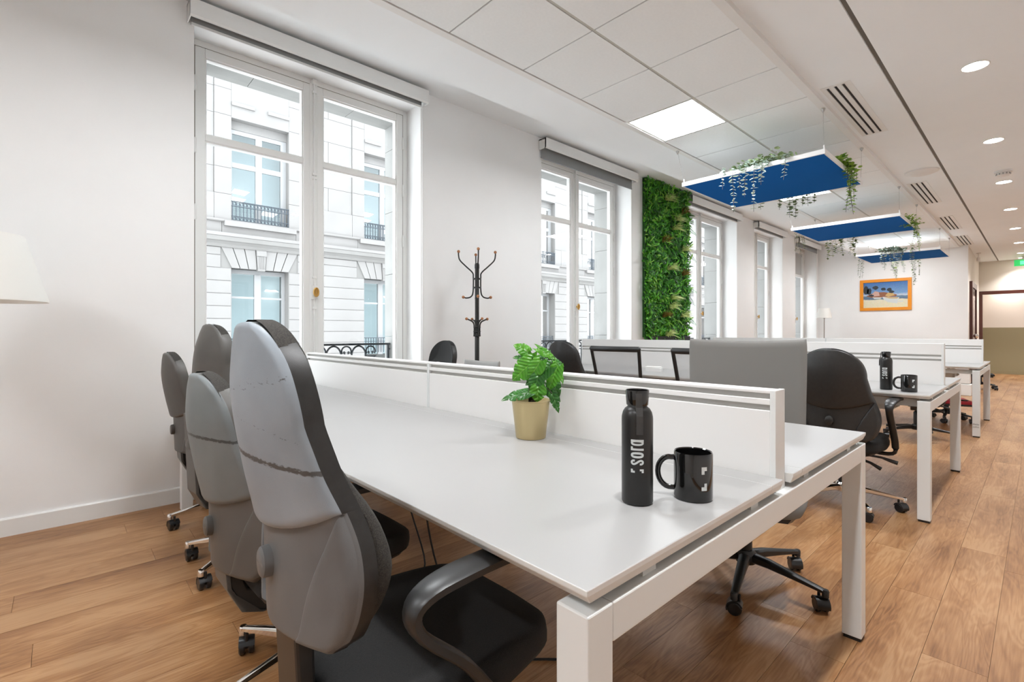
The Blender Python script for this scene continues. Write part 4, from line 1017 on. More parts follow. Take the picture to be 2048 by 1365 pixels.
def bottle(label, x, y, face, loop_off):
    t = thing('water_bottle', label, 'bottle', (x, y, 0.738), face)   # local +x faces the viewer
    r = 0.0326
    b = MB(); b.lathe([(0.028, 0), (0.0315, 0.002), (r, 0.005), (r, 0.178), (0.0322, 0.184), (0.0300, 0.193), (0.026, 0.200), (0.0212, 0.2035), (0.0200, 0.206), (0.0200, 0.210)], n=48); b.build('body', 'black_satin', t, 35)
    b = MB(); b.lathe([(0.0225, 0.2075), (0.0232, 0.2095), (0.0247, 0.2375), (0.0240, 0.2395), (0.0222, 0.2385), (0.0215, 0.2300), (0.001, 0.2295)], n=40); cap = b.build('cap', 'black_gloss', t, 35)
    # silicone strap: flat band over the cap side hanging in front
    a = loop_off; ca, sa = math.cos(a), math.sin(a)
    b = MB(); hw = 0.0068
    prof = [(0.0252, 0.2335), (0.0265, 0.225), (0.0275, 0.205), (0.0335, 0.188), (0.0342, 0.175), (0.0342, 0.150)]
    vs = []; fs = []
    for rr, z in prof:
        for (dy, dr) in ((-hw, 0), (hw, 0), (hw, 0.0022), (-hw, 0.0022)):
            X, Y_ = rr + dr, dy; vs.append((X * ca - Y_ * sa, X * sa + Y_ * ca, z))
    for i in range(len(prof) - 1):
        for k in range(4): fs.append((i * 4 + k, i * 4 + (k + 1) % 4, (i + 1) * 4 + (k + 1) % 4, (i + 1) * 4 + k))
    fs += [(0, 1, 2, 3), tuple(4 * (len(prof) - 1) + k for k in range(4))]
    b.add(vs, fs); b.build('strap', 'silicone_grey', t)
    h = 0.0262; z0 = 0.0705
    # word runs upwards; letter tops point to the viewer's left (angle decreasing to the right of the viewer)
    pr = wrap_print(GLY, lambda p: (-(p[1] - 0.5) * h / r, z0 + p[0] * 0.0258), r + 0.0004)
    pr.build('printed_logo', 'print_white', t)
    return t
def mug(label, x, y, face, mark):
    t = thing('mug', label, 'mug', (x, y, 0.738), face); r = 0.0405; H = 0.102
    b = MB(); b.lathe([(0.036, 0.0), (0.039, 0.001), (r, 0.005), (r, H - 0.003), (r - 0.0015, H), (r - 0.0035, H - 0.002), (r - 0.004, 0.008), (0.001, 0.006)], n=56); b.build('body', 'black_gloss', t, 35)
    pts = []
    for i in range(17):
        a = R(112 - i * 14); pts.append((0, -(r + 0.004) - 0.026 * math.cos(a) * 1.0 - 0.004, 0.052 + 0.0335 * math.sin(a)))
    pts = [(0, -(r - 0.002), 0.086)] + [p for p in pts if p[1] < -(r + 0.001)] + [(0, -(r - 0.002), 0.019)]
    b = MB(); b.tube(pts, 0.0062, 10, up=(1, 0, 0), flat=0.85); b.build('handle', 'black_gloss', t, 60)
    s_ = 0.042
    quads = [q for q in GLY[:4]]
    pr = wrap_print([[(p[0], p[1]) for p in q] for q in quads], lambda p: (mark + (p[0] - 0.15) * 0.0415 / r, 0.027 + p[1] * 0.0500), r + 0.0004)
    pr.build('printed_mark', 'print_white', t)
    return t
def to_cam(x, y): return math.atan2(-y, -x)
bottle('black water bottle with white lettering on the foreground desk', 0.905, 0.585, to_cam(0.905, 0.585), R(8))
mug('glossy black mug beside the bottle on the foreground desk', 1.018, 0.517, to_cam(1.018, 0.517), R(33))
bottle('black water bottle with white lettering on the middle bench', 3.84, 0.665, to_cam(3.84, 0.665) - R(14), R(-85))
mug('black mug beside the bottle on the middle bench', 3.795, 0.545, to_cam(3.795, 0.545), R(30))
t = thing('tissue_box', 'small white box lying on the middle bench behind the mesh chairs', 'box', (4.02, 2.42, 0.738), R(20))
box('carton', 'white_plastic', -0.05, 0.05, -0.07, 0.07, 0, 0.035, t, bevel=0.002); box('lid', 'white_plastic', -0.045, 0.052, -0.06, 0.073, 0.036, 0.046, t, bevel=0.002)

# ------------------------------------------------------------------ potted plant
RT = Vector((0.734, -0.679, 0)); FW = Vector((0.679, 0.734, 0)); UP = Vector((0, 0, 1))
def leaf_mesh(name, L, Wd, m, holes=True, cup=0.25, droop=0.25, seed=0):
    """leaf along +x, width along y, normal +z"""
    rnd = random.Random(seed); n = 26; b = MB(); vs = []; fs = []
    cols = 5; nots = (12, 19) if seed % 2 else (15,)
    for i in range(n + 1):
        u = i / n
        hw = Wd * 0.5 * (math.sin(math.pi * min(1, 0.10 + u * 0.90)) ** 0.75) * (1.12 - 0.55 * u)
        if i == n: hw = 0.0008
        x = L * (u - 0.02)
        for sg in (-1, 1):
            k = 1.0
            if holes and i in nots: k = 0.55 if sg > 0 else 0.70
            for c in range(cols):
                v = c / (cols - 1); y = sg * hw * v * k
                back = -0.20 * L * v * v * max(0, 0.35 - u) / 0.35
                vs.append((x + back, y, -cup * abs(y) * abs(y) / Wd * 3.2 + 0.28 * abs(y) - droop * L * u * u + 0.0015 * math.sin(u * 17 + sg)))
    row = 2 * cols
    for i in range(n):
        for h in (0, 1):
            for c in range(cols - 1):
                a = i * row + h * cols + c; fs.append((a, a + 1, a + row + 1, a + row))
    b.add(vs, fs); return b.mesh(name, m, 60)
pot = thing('potted_plant', 'green split-leaf plant in a gold pot on the foreground desk', 'plant', (1.190, 1.192, 0.738))
b = MB(); b.lathe([(0.047, 0.0), (0.050, 0.001), (0.0515, 0.004), (0.0655, 0.126), (0.0675, 0.128), (0.0675, 0.131), (0.0650, 0.131), (0.0635, 0.127), (0.0600, 0.105), (0.001, 0.105)], n=48); b.build('pot', 'pot_gold', pot, 30)
MB().lathe([(0.0605, 0.106), (0.04, 0.110), (0.001, 0.111)], n=24).build('soil', 'soil', pot, 60)
# (du, dv) pixels from the pot foot in the photograph's plane turned into metres at the pot; depth offset; leaf axis angle on that plane; length, width; tilt
PX = 0.00172
LV = [(-6, -172, -0.01, 150, 0.055, 0.050, 'leaf_monstera', 0.5), (2, -168, 0.0, 245, 0.075, 0.050, 'leaf_monstera', 0.25), (14, -178, 0.02, -25, 0.080, 0.042, 'leaf_monstera', 0.75),
      (2, -152, -0.03, 222, 0.095, 0.085, 'leaf_monstera', 0.25), (18, -155, -0.045, 238, 0.080, 0.062, 'leaf_monstera', 0.20), (-2, -158, -0.01, 170, 0.060, 0.042, 'leaf_monstera_dark', 0.7),
      (36, -142, -0.03, 215, 0.105, 0.062, 'leaf_monstera_dark', 0.35), (14, -124, -0.04, 250, 0.070, 0.062, 'leaf_monstera_dark', 0.3), (52, -142, -0.02, 250, 0.090, 0.060, 'leaf_monstera', 0.3),
      (30, -158, 0.03, -15, 0.075, 0.050, 'leaf_monstera_dark', 0.8), (50, -150, 0.02, -62, 0.090, 0.036, 'leaf_monstera', 1.15), (-4, -92, -0.03, 188, 0.100, 0.055, 'leaf_monstera_dark', 0.85),
      (14, -104, -0.04, 265, 0.055, 0.066, 'leaf_monstera', 0.35), (30, -100, 0.0, -40, 0.075, 0.045, 'leaf_monstera_dark', 0.5), (44, -118, 0.01, -72, 0.080, 0.050, 'leaf_monstera_dark', 0.35), (42, -88, -0.01, -68, 0.075, 0.034, 'leaf_monstera_dark', 0.45),
      (20, -140, 0.05, 60, 0.07, 0.055, 'leaf_monstera_dark', 0.5), (-4, -120, 0.05, 120, 0.07, 0.05, 'leaf_monstera_dark', 0.6)]
for i, (du, dv, dp, ang, L, Wd, m, tilt) in enumerate(LV):
    me = leaf_mesh('leaf', L, Wd, m, True, 0.25, 0.22, i)
    o = link('leaf', me, pot)
    ax = (RT * math.cos(R(ang)) + UP * math.sin(R(ang)))
    nrm = (-FW * math.cos(tilt) + UP * math.sin(tilt)); nrm = (nrm - ax * nrm.dot(ax)).normalized(); yv = nrm.cross(ax)
    base = RT * du * PX - UP * dv * PX + FW * dp
    mt = Matrix((ax, yv, nrm)).transposed().to_4x4(); mt.translation = base; o.matrix_local = mt
    s0 = Vector((random.uniform(-0.012, 0.012), random.uniform(-0.012, 0.012), 0.108)); p1 = s0.lerp(base, 0.5) + Vector((0, 0, 0.035))
    b = MB(); b.tube([s0, s0.lerp(p1, 0.5) + Vector((0, 0, 0.012)), p1, p1.lerp(base, 0.6) + Vector((0, 0, 0.012)), base], 0.0016, 6); b.build('stem', 'stem_brown', pot, 60)

# ------------------------------------------------------------------ coat stand
cs = thing('coat_stand', 'black metal coat stand with wooden knobs against the window wall', 'coat stand', (2.80, 3.50, 0))
b = MB(); b.lathe([(0.021, 0.02), (0.021, 1.06), (0.019, 1.065), (0.019, 1.68), (0.022, 1.685), (0.022, 1.715), (0.018, 1.73), (0.001, 1.735)], n=18); b.build('pole', 'coat_black', cs, 40)
b = MB()
for z in (1.06, 1.10, 1.14, 1.20): b.lathe([(0.019, z), (0.034, z + 0.002), (0.034, z + 0.012), (0.019, z + 0.014)], n=18)
for z in (1.50, 1.58): b.lathe([(0.019, z), (0.036, z + 0.002), (0.036, z + 0.014), (0.019, z + 0.016)], n=18)
b.build('collar', 'coat_black', cs, 40)
A0 = math.atan2(RT.y, RT.x)
def arm(parent, ang, pts, r, name='hook'):
    d = Vector((math.cos(ang), math.sin(ang), 0))
    P = [d * p[0] + UP * p[1] for p in pts]; Q = []
    for i in range(len(P) - 1):
        p0, p1, p2, p3 = P[max(i - 1, 0)], P[i], P[i + 1], P[min(i + 2, len(P) - 1)]
        for k in range(5):
            u = k / 5; Q.append(0.5 * (2 * p1 + (p2 - p0) * u + (2 * p0 - 5 * p1 + 4 * p2 - p3) * u * u + (3 * p1 - p0 - 3 * p2 + p3) * u ** 3))
    Q.append(P[-1]); b = MB(); b.tube(Q, r, 8); h = b.build(name, 'coat_black', parent, 60); return h, Q
for k in range(4):
    a = A0 + R(8) + k * R(90)
    h, Q = arm(cs, a, [(0.125, 1.42), (0.095, 1.412), (0.055, 1.425), (0.036, 1.47), (0.034, 1.60), (0.042, 1.645), (0.10, 1.70), (0.155, 1.755), (0.168, 1.80), (0.168, 1.835)], 0.0065)
    for e in (Q[0], Q[-1]): MB().ball(e, 0.014, 12).build('knob', 'knob_wood', h, 60)
for k in range(4):
    a = A0 + R(30) + k * R(90)
    h, Q = arm(cs, a, [(0.029, 1.07), (0.029, 1.16), (0.045, 1.195), (0.085, 1.215), (0.105, 1.222)], 0.0065)
    MB().ball(Q[-1], 0.013, 12).build('knob', 'knob_wood', h, 60)
for k in range(4):
    h, Q = arm(cs, A0 + R(45) + k * R(90), [(0.02, 0.16), (0.10, 0.15), (0.17, 0.08), (0.20, 0.012)], 0.010, 'foot')

# ------------------------------------------------------------------ lamps
def floor_lamp(label, x, y, rb, rt, z0, z1, ph):
    t = thing('floor_lamp', label, 'lamp', (x, y, 0))
    b = MB(); b.lathe([(0.075, 0), (0.08, 0.008), (0.075, 0.02), (0.02, 0.028), (0.012, 0.05)], n=32); b.build('base', 'steel_wire', t, 40)
    b = MB(); b.lathe([(0.011, 0.03), (0.011, z0 - 0.02), (0.018, z0 - 0.01), (0.018, z0 + 0.05)], n=14); b.build('pole', 'steel_wire', t, 40)
    b = MB(); b.lathe([(rb, z0), (rb, z0 + 0.008), (rt, z1 - 0.008), (rt, z1), (rt - 0.004, z1), (rb - 0.004, z0)], n=56, cap=False)
    n = 56; k = len(b.v); b.f += [(5 * n + i, 5 * n + (i + 1) % n, (i + 1) % n, i) for i in range(n)]; b.mi += [0] * n
    b.build('lamp_shade', 'shade_white', t, 40)
    b = MB()
    for a in (0, 2.09, 4.19): b.tube([(0, 0, z1 - 0.03), ((rt - 0.003) * math.cos(a), (rt - 0.003) * math.sin(a), z1 - 0.02)], 0.003, 6)
    b.build('shade_spider', 'steel_wire', t)
    return t
floor_lamp('large white floor lamp shade cut off by the left edge', -0.30, 3.33, 0.262, 0.180, 1.245, 1.555, 0)
floor_lamp('small white floor lamp in the far corner by the last window', 13.42, 3.52, 0.16, 0.118, 1.44, 1.67, 0)

# ------------------------------------------------------------------ framed painting
pt = thing('framed_painting', 'orange framed seaside painting with beached boats on the far wall', 'painting', (X_FAR, 2.435, 1.965))
w2, h2, fw_ = 0.48, 0.362, 0.068
b = MB(); b.box(-0.03, -0.001, -w2, w2, h2 - fw_, h2); b.box(-0.03, -0.001, -w2, w2, -h2, -h2 + fw_); b.box(-0.03, -0.001, -w2, -w2 + fw_, -h2 + fw_, h2 - fw_); b.box(-0.03, -0.001, w2 - fw_, w2, -h2 + fw_, h2 - fw_)
b.build('frame', 'orange_frame', pt, bevel=0.004)
def painting_mat():
    m = mat('painting_print', (0.2, 0.3, 0.5), 0.45); b = m.node_tree.nodes['Principled BSDF']
    tc = nd(m, 'ShaderNodeTexCoord'); sep = nd(m, 'ShaderNodeSeparateXYZ'); lk(m, tc.outputs['Object'], sep.inputs[0])
    nz = nd(m, 'ShaderNodeTexNoise'); nz.inputs['Scale'].default_value = 14; nz.inputs['Detail'].default_value = 4; lk(m, tc.outputs['Object'], nz.inputs['Vector'])
    z = nd(m, 'ShaderNodeMath', operation='MULTIPLY_ADD'); lk(m, nz.outputs['Fac'], z.inputs[0]); z.inputs[1].default_value = 0.05; lk(m, sep.outputs[2], z.inputs[2])
    mr = nd(m, 'ShaderNodeMapRange'); mr.inputs[1].default_value = -0.27; mr.inputs[2].default_value = 0.32; lk(m, z.outputs[0], mr.inputs[0])
    r = ramp(m, [(0.0, (0.72, 0.66, 0.45)), (0.30, (0.70, 0.66, 0.50)), (0.34, (0.10, 0.16, 0.24)), (0.44, (0.12, 0.20, 0.30)), (0.47, (0.55, 0.60, 0.66)), (0.56, (0.16, 0.30, 0.52)), (1.0, (0.035, 0.13, 0.36))])
    r.color_ramp.interpolation = 'LINEAR'; lk(m, mr.outputs[0], r.inputs[0])
    n2 = nd(m, 'ShaderNodeTexNoise'); n2.inputs['Scale'].default_value = 40; lk(m, tc.outputs['Object'], n2.inputs['Vector'])
    mx = nd(m, 'ShaderNodeMix', data_type='RGBA', blend_type='OVERLAY'); mx.inputs[0].default_value = 0.35; lk(m, r.outputs[0], mx.inputs[6]); lk(m, n2.outputs['Color'], mx.inputs[7])
    lk(m, mx.outputs[2], b.inputs['Base Color'])
painting_mat()
cv = box('canvas', 'painting_print', -0.012, -0.002, -w2 + fw_, w2 - fw_, -h2 + fw_, h2 - fw_, pt)
mat('paint_tree', (0.025, 0.035, 0.045), 0.6); mat('paint_brown', (0.26, 0.10, 0.05), 0.6); mat('paint_pink', (0.55, 0.34, 0.28), 0.6); mat('paint_boat', (0.58, 0.62, 0.62), 0.6); mat('paint_tan', (0.55, 0.36, 0.14), 0.6)
def paint_poly(m, pts, dx):
    # painted patch on the canvas; local y grows to the left of the viewer
    b = MB(); n = len(pts); b.add([(-0.0122 - dx, -p[0], p[1]) for p in pts], [tuple(range(n))]); b.build('painted_patch', m, cv)
def blob(cx, cz, rx, rz, seed, n=16):
    rn = random.Random(seed); return [(cx + rx * math.cos(2 * math.pi * i / n) * (0.85 + 0.3 * rn.random()), cz + rz * math.sin(2 * math.pi * i / n) * (0.85 + 0.3 * rn.random())) for i in range(n)]
paint_poly('paint_brown', [(-0.36, -0.02), (-0.20, 0.06), (-0.02, 0.06), (0.12, 0.03), (0.22, -0.01), (0.20, -0.05), (-0.05, -0.06), (-0.25, -0.06)], 0.0002)
paint_poly('paint_pink', [(-0.25, 0.02), (-0.19, 0.09), (-0.12, 0.07), (-0.10, -0.02), (-0.22, -0.03)], 0.0004)
paint_poly('paint_tan', [(0.0, -0.02), (0.06, 0.05), (0.14, 0.04), (0.18, -0.02), (0.06, -0.05)], 0.0004)
for i, (cx, cz, rx, rz) in enumerate(((-0.36, 0.12, 0.05, 0.10), (-0.30, 0.09, 0.045, 0.08), (-0.18, 0.17, 0.055, 0.045), (-0.03, 0.13, 0.045, 0.035), (0.08, 0.115, 0.045, 0.04), (-0.26, -0.01, 0.05, 0.02), (0.12, 0.06, 0.05, 0.03))):
    paint_poly('paint_tree', blob(cx, cz, rx, rz, i), 0.0006)
paint_poly('paint_boat', [(-0.24, -0.05), (-0.05, -0.06), (-0.09, -0.09), (-0.20, -0.09)], 0.0006)
paint_poly('paint_boat', [(-0.05, -0.05), (0.02, -0.05), (0.26, -0.07), (0.22, -0.21), (0.05, -0.17), (-0.02, -0.12)], 0.0008)
paint_poly('paint_tan', [(-0.02, -0.06), (0.02, -0.055), (0.25, -0.075), (0.22, -0.10), (0.08, -0.09)], 0.0010)
paint_poly('paint_boat', [(0.24, -0.15), (0.34, -0.15), (0.33, -0.17), (0.24, -0.18)], 0.0008)

# ------------------------------------------------------------------ ceiling fittings
vent_lab = ['linear slot air vent nearest the camera, beside the first blue panel', 'linear slot air vent second from the camera, below the round detector', 'linear slot air vent third from the camera', 'linear slot air vent farthest from the camera']
for (x0, x1), lab in zip(((4.20, 5.50), (7.68, 9.08), (10.26, 11.66), (12.5, 13.93)), vent_lab):
    t = thing('air_vent', lab, 'vent', (x0, 0.94, Z_DRY), group='slot vents along the ceiling'); L = x1 - x0
    box('plate', 'trim_white', 0, L, 0.0, 0.19, -0.003, -0.0002, t)
    for q in (0.040, 0.090, 0.140):
        box('slot', 'vent_black', 0.03, L - 0.03, q, q + 0.014, -0.0045, -0.0032, t)
        box('slat', 'trim_white', 0.03, L - 0.03, q + 0.016, q + 0.020, -0.008, -0.003, t)
ddisc = MB().lathe([(0.001, -0.001), (0.068, -0.001), (0.068, -0.0035), (0.001, -0.0035)], n=36).mesh('diffuser', 'downlight')
dring = MB().lathe([(0.068, -0.0002), (0.078, -0.0002), (0.078, -0.003), (0.074, -0.006), (0.068, -0.005)], n=36, cap=False).mesh('trim_ring', 'trim_white', 40)
dl = [(4.614, 'nearest of the row, top right corner'), (6.534, 'second of the row from the right edge'), (8.43, 'third of the row, just below the white detector'), (10.36, 'fourth of the row'), (12.34, 'fifth of the row'), (14.35, 'sixth of the row'), (16.25, 'seventh of the row'), (17.3, 'last of the row, above the green exit sign'), (2.69, 'beyond the top right of view, over the foreground desk end'), (0.77, 'overhead beside the camera'), (-1.15, 'overhead behind the camera')]
for x, lab in dl:
    t = thing('downlight', 'added unseen fill downlight, ' + lab, 'light', (x, 0.307, Z_DRY), group='round downlights over the aisle')
    link('diffuser', ddisc, t); link('trim_ring', dring, t)
    sp = bpy.data.lights.new('spot', 'SPOT'); sp.energy = SPOT_W; sp.spot_size = R(120); sp.spot_blend = 0.8; sp.color = (0.96, 0.98, 1.0); sp.shadow_soft_size = 0.06
    link('lamp', sp, t).location = (0, 0, -0.02)
t = thing('smoke_detector', 'flat round white ceiling detector above the second vent', 'detector', (7.2, 0.92, Z_DRY))
MB().lathe([(0.15, -0.0002), (0.15, -0.010), (0.11, -0.028), (0.05, -0.04), (0.001, -0.042)], n=40).build('dome', 'white_plastic', t, 40); MB().lathe([(0.150, -0.0002), (0.156, -0.0002), (0.156, -0.004), (0.150, -0.005)], n=40, cap=False).build('rim', 'trim_white', t, 40)
t = thing('smoke_detector', 'small white domed detector between two downlights', 'detector', (7.85, 0.29, Z_DRY))
MB().lathe([(0.075, -0.0002), (0.075, -0.02), (0.058, -0.024), (0.058, -0.05), (0.045, -0.06), (0.001, -0.062)], n=32).build('dome', 'white_plastic', t, 40)
b = MB()
for i in range(12):
    a = i * R(30); b.box(0.0, 0.01, -0.004, 0.004, -0.046, -0.03); 
    for q in range(len(b.v) - 8, len(b.v)):
        X, Y_, Z_ = b.v[q]; X += 0.052; b.v[q] = (X * math.cos(a) - Y_ * math.sin(a), X * math.sin(a) + Y_ * math.cos(a), Z_)
b.build('grille_slot', 'blind_fabric', t)
t = thing('exit_sign', 'green illuminated exit sign box hanging at the far end', 'sign', (16.9, 0.28, 2.78))
box('housing', 'exit_green', -0.02, 0.02, -0.16, 0.16, -0.09, 0.06, t, bevel=0.004); box('lit_face', 'exit_light', -0.0215, -0.02, -0.13, 0.06, -0.06, 0.03, t); box('bracket', 'white_plastic', -0.01, 0.01, -0.03, 0.03, 0.06, 0.15, t)
t = thing('ceiling_spotlight', 'tiny white ceiling spot near the end of the dark slot', 'spotlight', (15.6, 0.98, Z_DRY))
MB().lathe([(0.04, -0.0002), (0.04, -0.012), (0.012, -0.016), (0.012, -0.10)], n=16).build('stem', 'white_plastic', t, 40); MB().lathe([(0.03, -0.18), (0.035, -0.17), (0.03, -0.10), (0.012, -0.095)], n=16).build('head', 'white_plastic', t, 40)

# ------------------------------------------------------------------ hanging blue acoustic panels
def hang_panel(label, x0, x1, hooks):
    y0, y1, z = 1.175, 2.405, 2.54
    t = thing('acoustic_panel', label, 'panel', ((x0 + x1) / 2, (y0 + y1) / 2, z), group='blue square panels hung from the ceiling')
    a, c = (x1 - x0) / 2, (y1 - y0) / 2
    box('felt', 'blue_felt', -a + 0.012, a - 0.012, -c + 0.012, c - 0.012, 0.0, 0.03, t)
    b = MB(); b.box(-a, -a + 0.012, -c, c, -0.004, 0.036); b.box(a - 0.012, a, -c, c, -0.004, 0.036); b.box(-a + 0.012, a - 0.012, -c, -c + 0.012, -0.004, 0.036); b.box(-a + 0.012, a - 0.012, c - 0.012, c, -0.004, 0.036)
    b.build('rim', 'panel_white', t, bevel=0.002)
    box('top_board', 'panel_white', -a + 0.012, a - 0.012, -c + 0.012, c - 0.012, 0.03, 0.034, t)
    for sx in (-1, 1):
        for sy in (-1, 1):
            px, py = sx * (a - 0.02), sy * (c - 0.012); hx = sx * (a + 0.01); hy = (1.186 if sy < 0 else 2.445) - (y0 + y1) / 2; hz = Z_TILE - 0.006 - z
            b = MB(); b.tube([(px, py, 0.036), (hx, hy, hz)], 0.0009, 5); b.build('wire', 'wire_grey', t)
            b = MB(); b.lathe([(0.004, hz - 0.03), (0.016, hz - 0.004), (0.016, hz + 0.002)], (hx, hy, 0), 12); b.build('ceiling_hook', 'steel_wire', t, 50)
            b = MB(); b.lathe([(0.006, 0.036), (0.006, 0.07)], (px, py, 0), 8); b.build('wire_grip', 'panel_white', t)
    return t
PAN = [(4.505, 5.725), (7.60, 8.83), (11.15, 12.42)]
hang_panel('blue hanging ceiling panel nearest the camera, with silvery vines', *PAN[0], 0)
hang_panel('middle blue hanging ceiling panel, right of the second vine cluster', *PAN[1], 0)
hang_panel('smallest looking blue ceiling panel, farthest, above the painting', *PAN[2], 0)

# ------------------------------------------------------------------ trailing plants
def add_leaf(b, p, d, nrm, L, Wd):
    d = d.normalized(); s_ = d.cross(nrm)
    if s_.length < 1e-3: s_ = d.cross(Vector((0.3, 0.5, 0.8)))
    s_.normalize(); n2 = s_.cross(d)
    vs = [p, p + d * L * 0.35 + s_ * Wd / 2 - n2 * L * 0.05, p + d * L * 0.8 + s_ * Wd * 0.33 - n2 * L * 0.12, p + d * L - n2 * L * 0.2, p + d * L * 0.8 - s_ * Wd * 0.33 - n2 * L * 0.12, p + d * L * 0.35 - s_ * Wd / 2 - n2 * L * 0.05, p + d * L * 0.5 + n2 * L * 0.04]
    b.add(vs, [(0, 1, 6), (1, 2, 6), (2, 3, 6), (3, 4, 6), (4, 5, 6), (5, 0, 6)])
def trailing(label, strands, mats, leafL, leafW, step, out, seed, bush=None):
    """strands: (x, y, z_start, length, sway) hanging from a panel edge; bush: list of (x,y,z,r,n) heaped leaves on top of the edge"""
    rn = random.Random(seed)
    x0, y0, z0 = strands[0][:3]
    t = thing('trailing_plant', label, 'plant', (x0, y0, z0), group='vines trailing from the blue panels')
    O = Vector((x0, y0, z0))
    for (x, y, z, L, sway) in strands:
        b = MB(); p = Vector((x, y, z)) - O; pts = [p + Vector(out) * -0.10 + Vector((0, 0, 0.02)), p + Vector((0, 0, 0.03)), p + Vector(out) * 0.02]
        n = max(3, int(L / 0.03)); q = pts[-1].copy(); dirv = Vector((rn.uniform(-sway, sway), rn.uniform(-sway, sway), -1))
        for i in range(n):
            dirv = (dirv + Vector((rn.uniform(-0.25, 0.25) * sway * 3, rn.uniform(-0.25, 0.25) * sway * 3, -0.1))).normalized(); q = q + dirv * (L / n); pts.append(q.copy())
        b.cur = 0; b.tube(pts, 0.0018, 4)
        # leaves
        run = 0.0
        for i in range(1, len(pts) - 1):
            seg = pts[i + 1] - pts[i]; k = max(1, int(seg.length / step))
            for j in range(k):
                pp = pts[i].lerp(pts[i + 1], j / k); a = rn.uniform(0, 6.28)
                for sg in (0, math.pi):
                    dd = Vector((math.cos(a + sg), math.sin(a + sg), rn.uniform(-0.5, 0.35))); b.cur = 1 + rn.randrange(len(mats)) 
                    sc = rn.uniform(0.65, 1.15) * (1 - 0.35 * i / len(pts)); add_leaf(b, pp, dd, Vector((rn.uniform(-.4, .4), rn.uniform(-.4, .4), 1)), leafL * sc, leafW * sc)
        b.build('strand', ['stem_brown'] + mats, t)
    if bush:
        b = MB(); b.cur = 0
        for (x, y, z, r, n) in bush:
            for i in range(n):
                pp = Vector((x + rn.gauss(0, r), y + rn.gauss(0, r), z + abs(rn.gauss(0, r * 0.5)))) - O; a = rn.uniform(0, 6.28); b.cur = rn.randrange(len(mats)); sc = rn.uniform(0.6, 1.1)
                add_leaf(b, pp, Vector((math.cos(a), math.sin(a), rn.uniform(-0.2, 0.8))), Vector((rn.uniform(-1, 1), rn.uniform(-1, 1), 1)), leafL * sc, leafW * sc)
        b.build('leafy_crown', mats, t)
    return t
ZP = 2.575
xe = PAN[0][0] - 0.012
trailing('silvery eucalyptus trailing over the near edge of the first blue panel',
         [(xe, 1.985, ZP, 0.16, .1), (xe, 1.895, ZP, 0.40, .1), (xe, 1.835, ZP, 0.19, .1), (xe, 1.775, ZP, 0.27, .1), (xe, 1.705, ZP, 0.42, .06), (xe, 1.64, ZP, 0.19, .1), (xe, 1.455, ZP, 0.20, .1), (xe, 1.60, ZP, 0.05, .1)],
         ['leaf_eucalyptus', 'leaf_eucalyptus'], 0.044, 0.038, 0.017, (-1, 0, 0), 11)
trailing('grey-green eucalyptus heap on top of the first blue panel edge', [(xe + 0.03, 1.62, ZP + 0.02, 0.05, .1), (xe + 0.02, 1.80, ZP + 0.02, 0.05, .1)], ['leaf_eucalyptus_green', 'leaf_eucalyptus_green', 'leaf_eucalyptus'], 0.045, 0.032, 0.02, (-1, 0, 0), 12,
         [(xe + 0.08, 1.66, ZP + 0.02, 0.055, 90), (xe + 0.07, 1.58, ZP + 0.02, 0.05, 70), (xe + 0.06, 1.78, ZP + 0.01, 0.05, 60), (xe + 0.04, 1.90, ZP, 0.03, 25), (xe + 0.03, 1.47, ZP, 0.03, 20)])
ye = 1.175 - 0.012
trailing('bright ivy spilling over the right corner of the first blue panel',
         [(5.06, ye, ZP, 0.30, .15), (5.14, ye, ZP, 0.22, .15), (5.20, ye, ZP, 0.36, .12), (5.26, ye, ZP, 0.30, .15), (5.12, ye, ZP, 0.44, .1), (5.34, ye, ZP, 0.16, .15), (5.17, ye, ZP, 0.40, .1)],
         ['leaf_ivy', 'leaf_lime', 'leaf_ivy', 'leaf_lime'], 0.046, 0.036, 0.018, (0, -1, 0), 13, [(4.99, ye + 0.03, ZP + 0.02, 0.035, 50), (5.08, ye + 0.03, ZP, 0.04, 50), (5.18, ye + 0.02, ZP - 0.02, 0.04, 40)])
xf = PAN[0][1] + 0.012
trailing('round-leaved dark vine hanging from the back edge of the first blue panel', [(xf, 1.93, ZP, 0.14, .05), (xf, 1.83, ZP, 0.24, .05), (xf, 1.77, ZP, 0.26, .05), (xf, 1.71, ZP, 0.14, .05), (xf, 1.66, ZP, 0.15, .05), (xf, 1.60, ZP, 0.13, .05), (xf, 2.13, ZP, 0.10, .1)], ['leaf_stringheart'], 0.050, 0.050, 0.034, (1, 0, 0), 14)
xe = PAN[1][0] - 0.012
trailing('bright ivy on the right corner of the middle blue panel', [(8.25, ye, ZP, 0.30, .15), (8.36, ye, ZP, 0.24, .15), (8.45, ye, ZP, 0.42, .12), (8.52, ye, ZP, 0.40, .1), (8.6, ye, ZP, 0.30, .1)], ['leaf_ivy', 'leaf_lime', 'leaf_ivy'], 0.045, 0.032, 0.026, (0, -1, 0), 15, [(8.1, ye + 0.03, ZP + 0.01, 0.04, 50), (8.2, ye + 0.03, ZP, 0.05, 50), (8.35, ye + 0.02, ZP - 0.05, 0.05, 60)])
yl = 2.405 + 0.012
trailing('pale wispy vine on the left edge of the middle blue panel', [(7.95, yl, ZP, 0.30, .2), (8.05, yl, ZP, 0.38, .2), (8.15, yl, ZP, 0.28, .2), (8.25, yl, ZP, 0.22, .2)], ['leaf_pale', 'leaf_pale'], 0.04, 0.022, 0.03, (0, 1, 0), 16)
xf = PAN[1][1] + 0.012
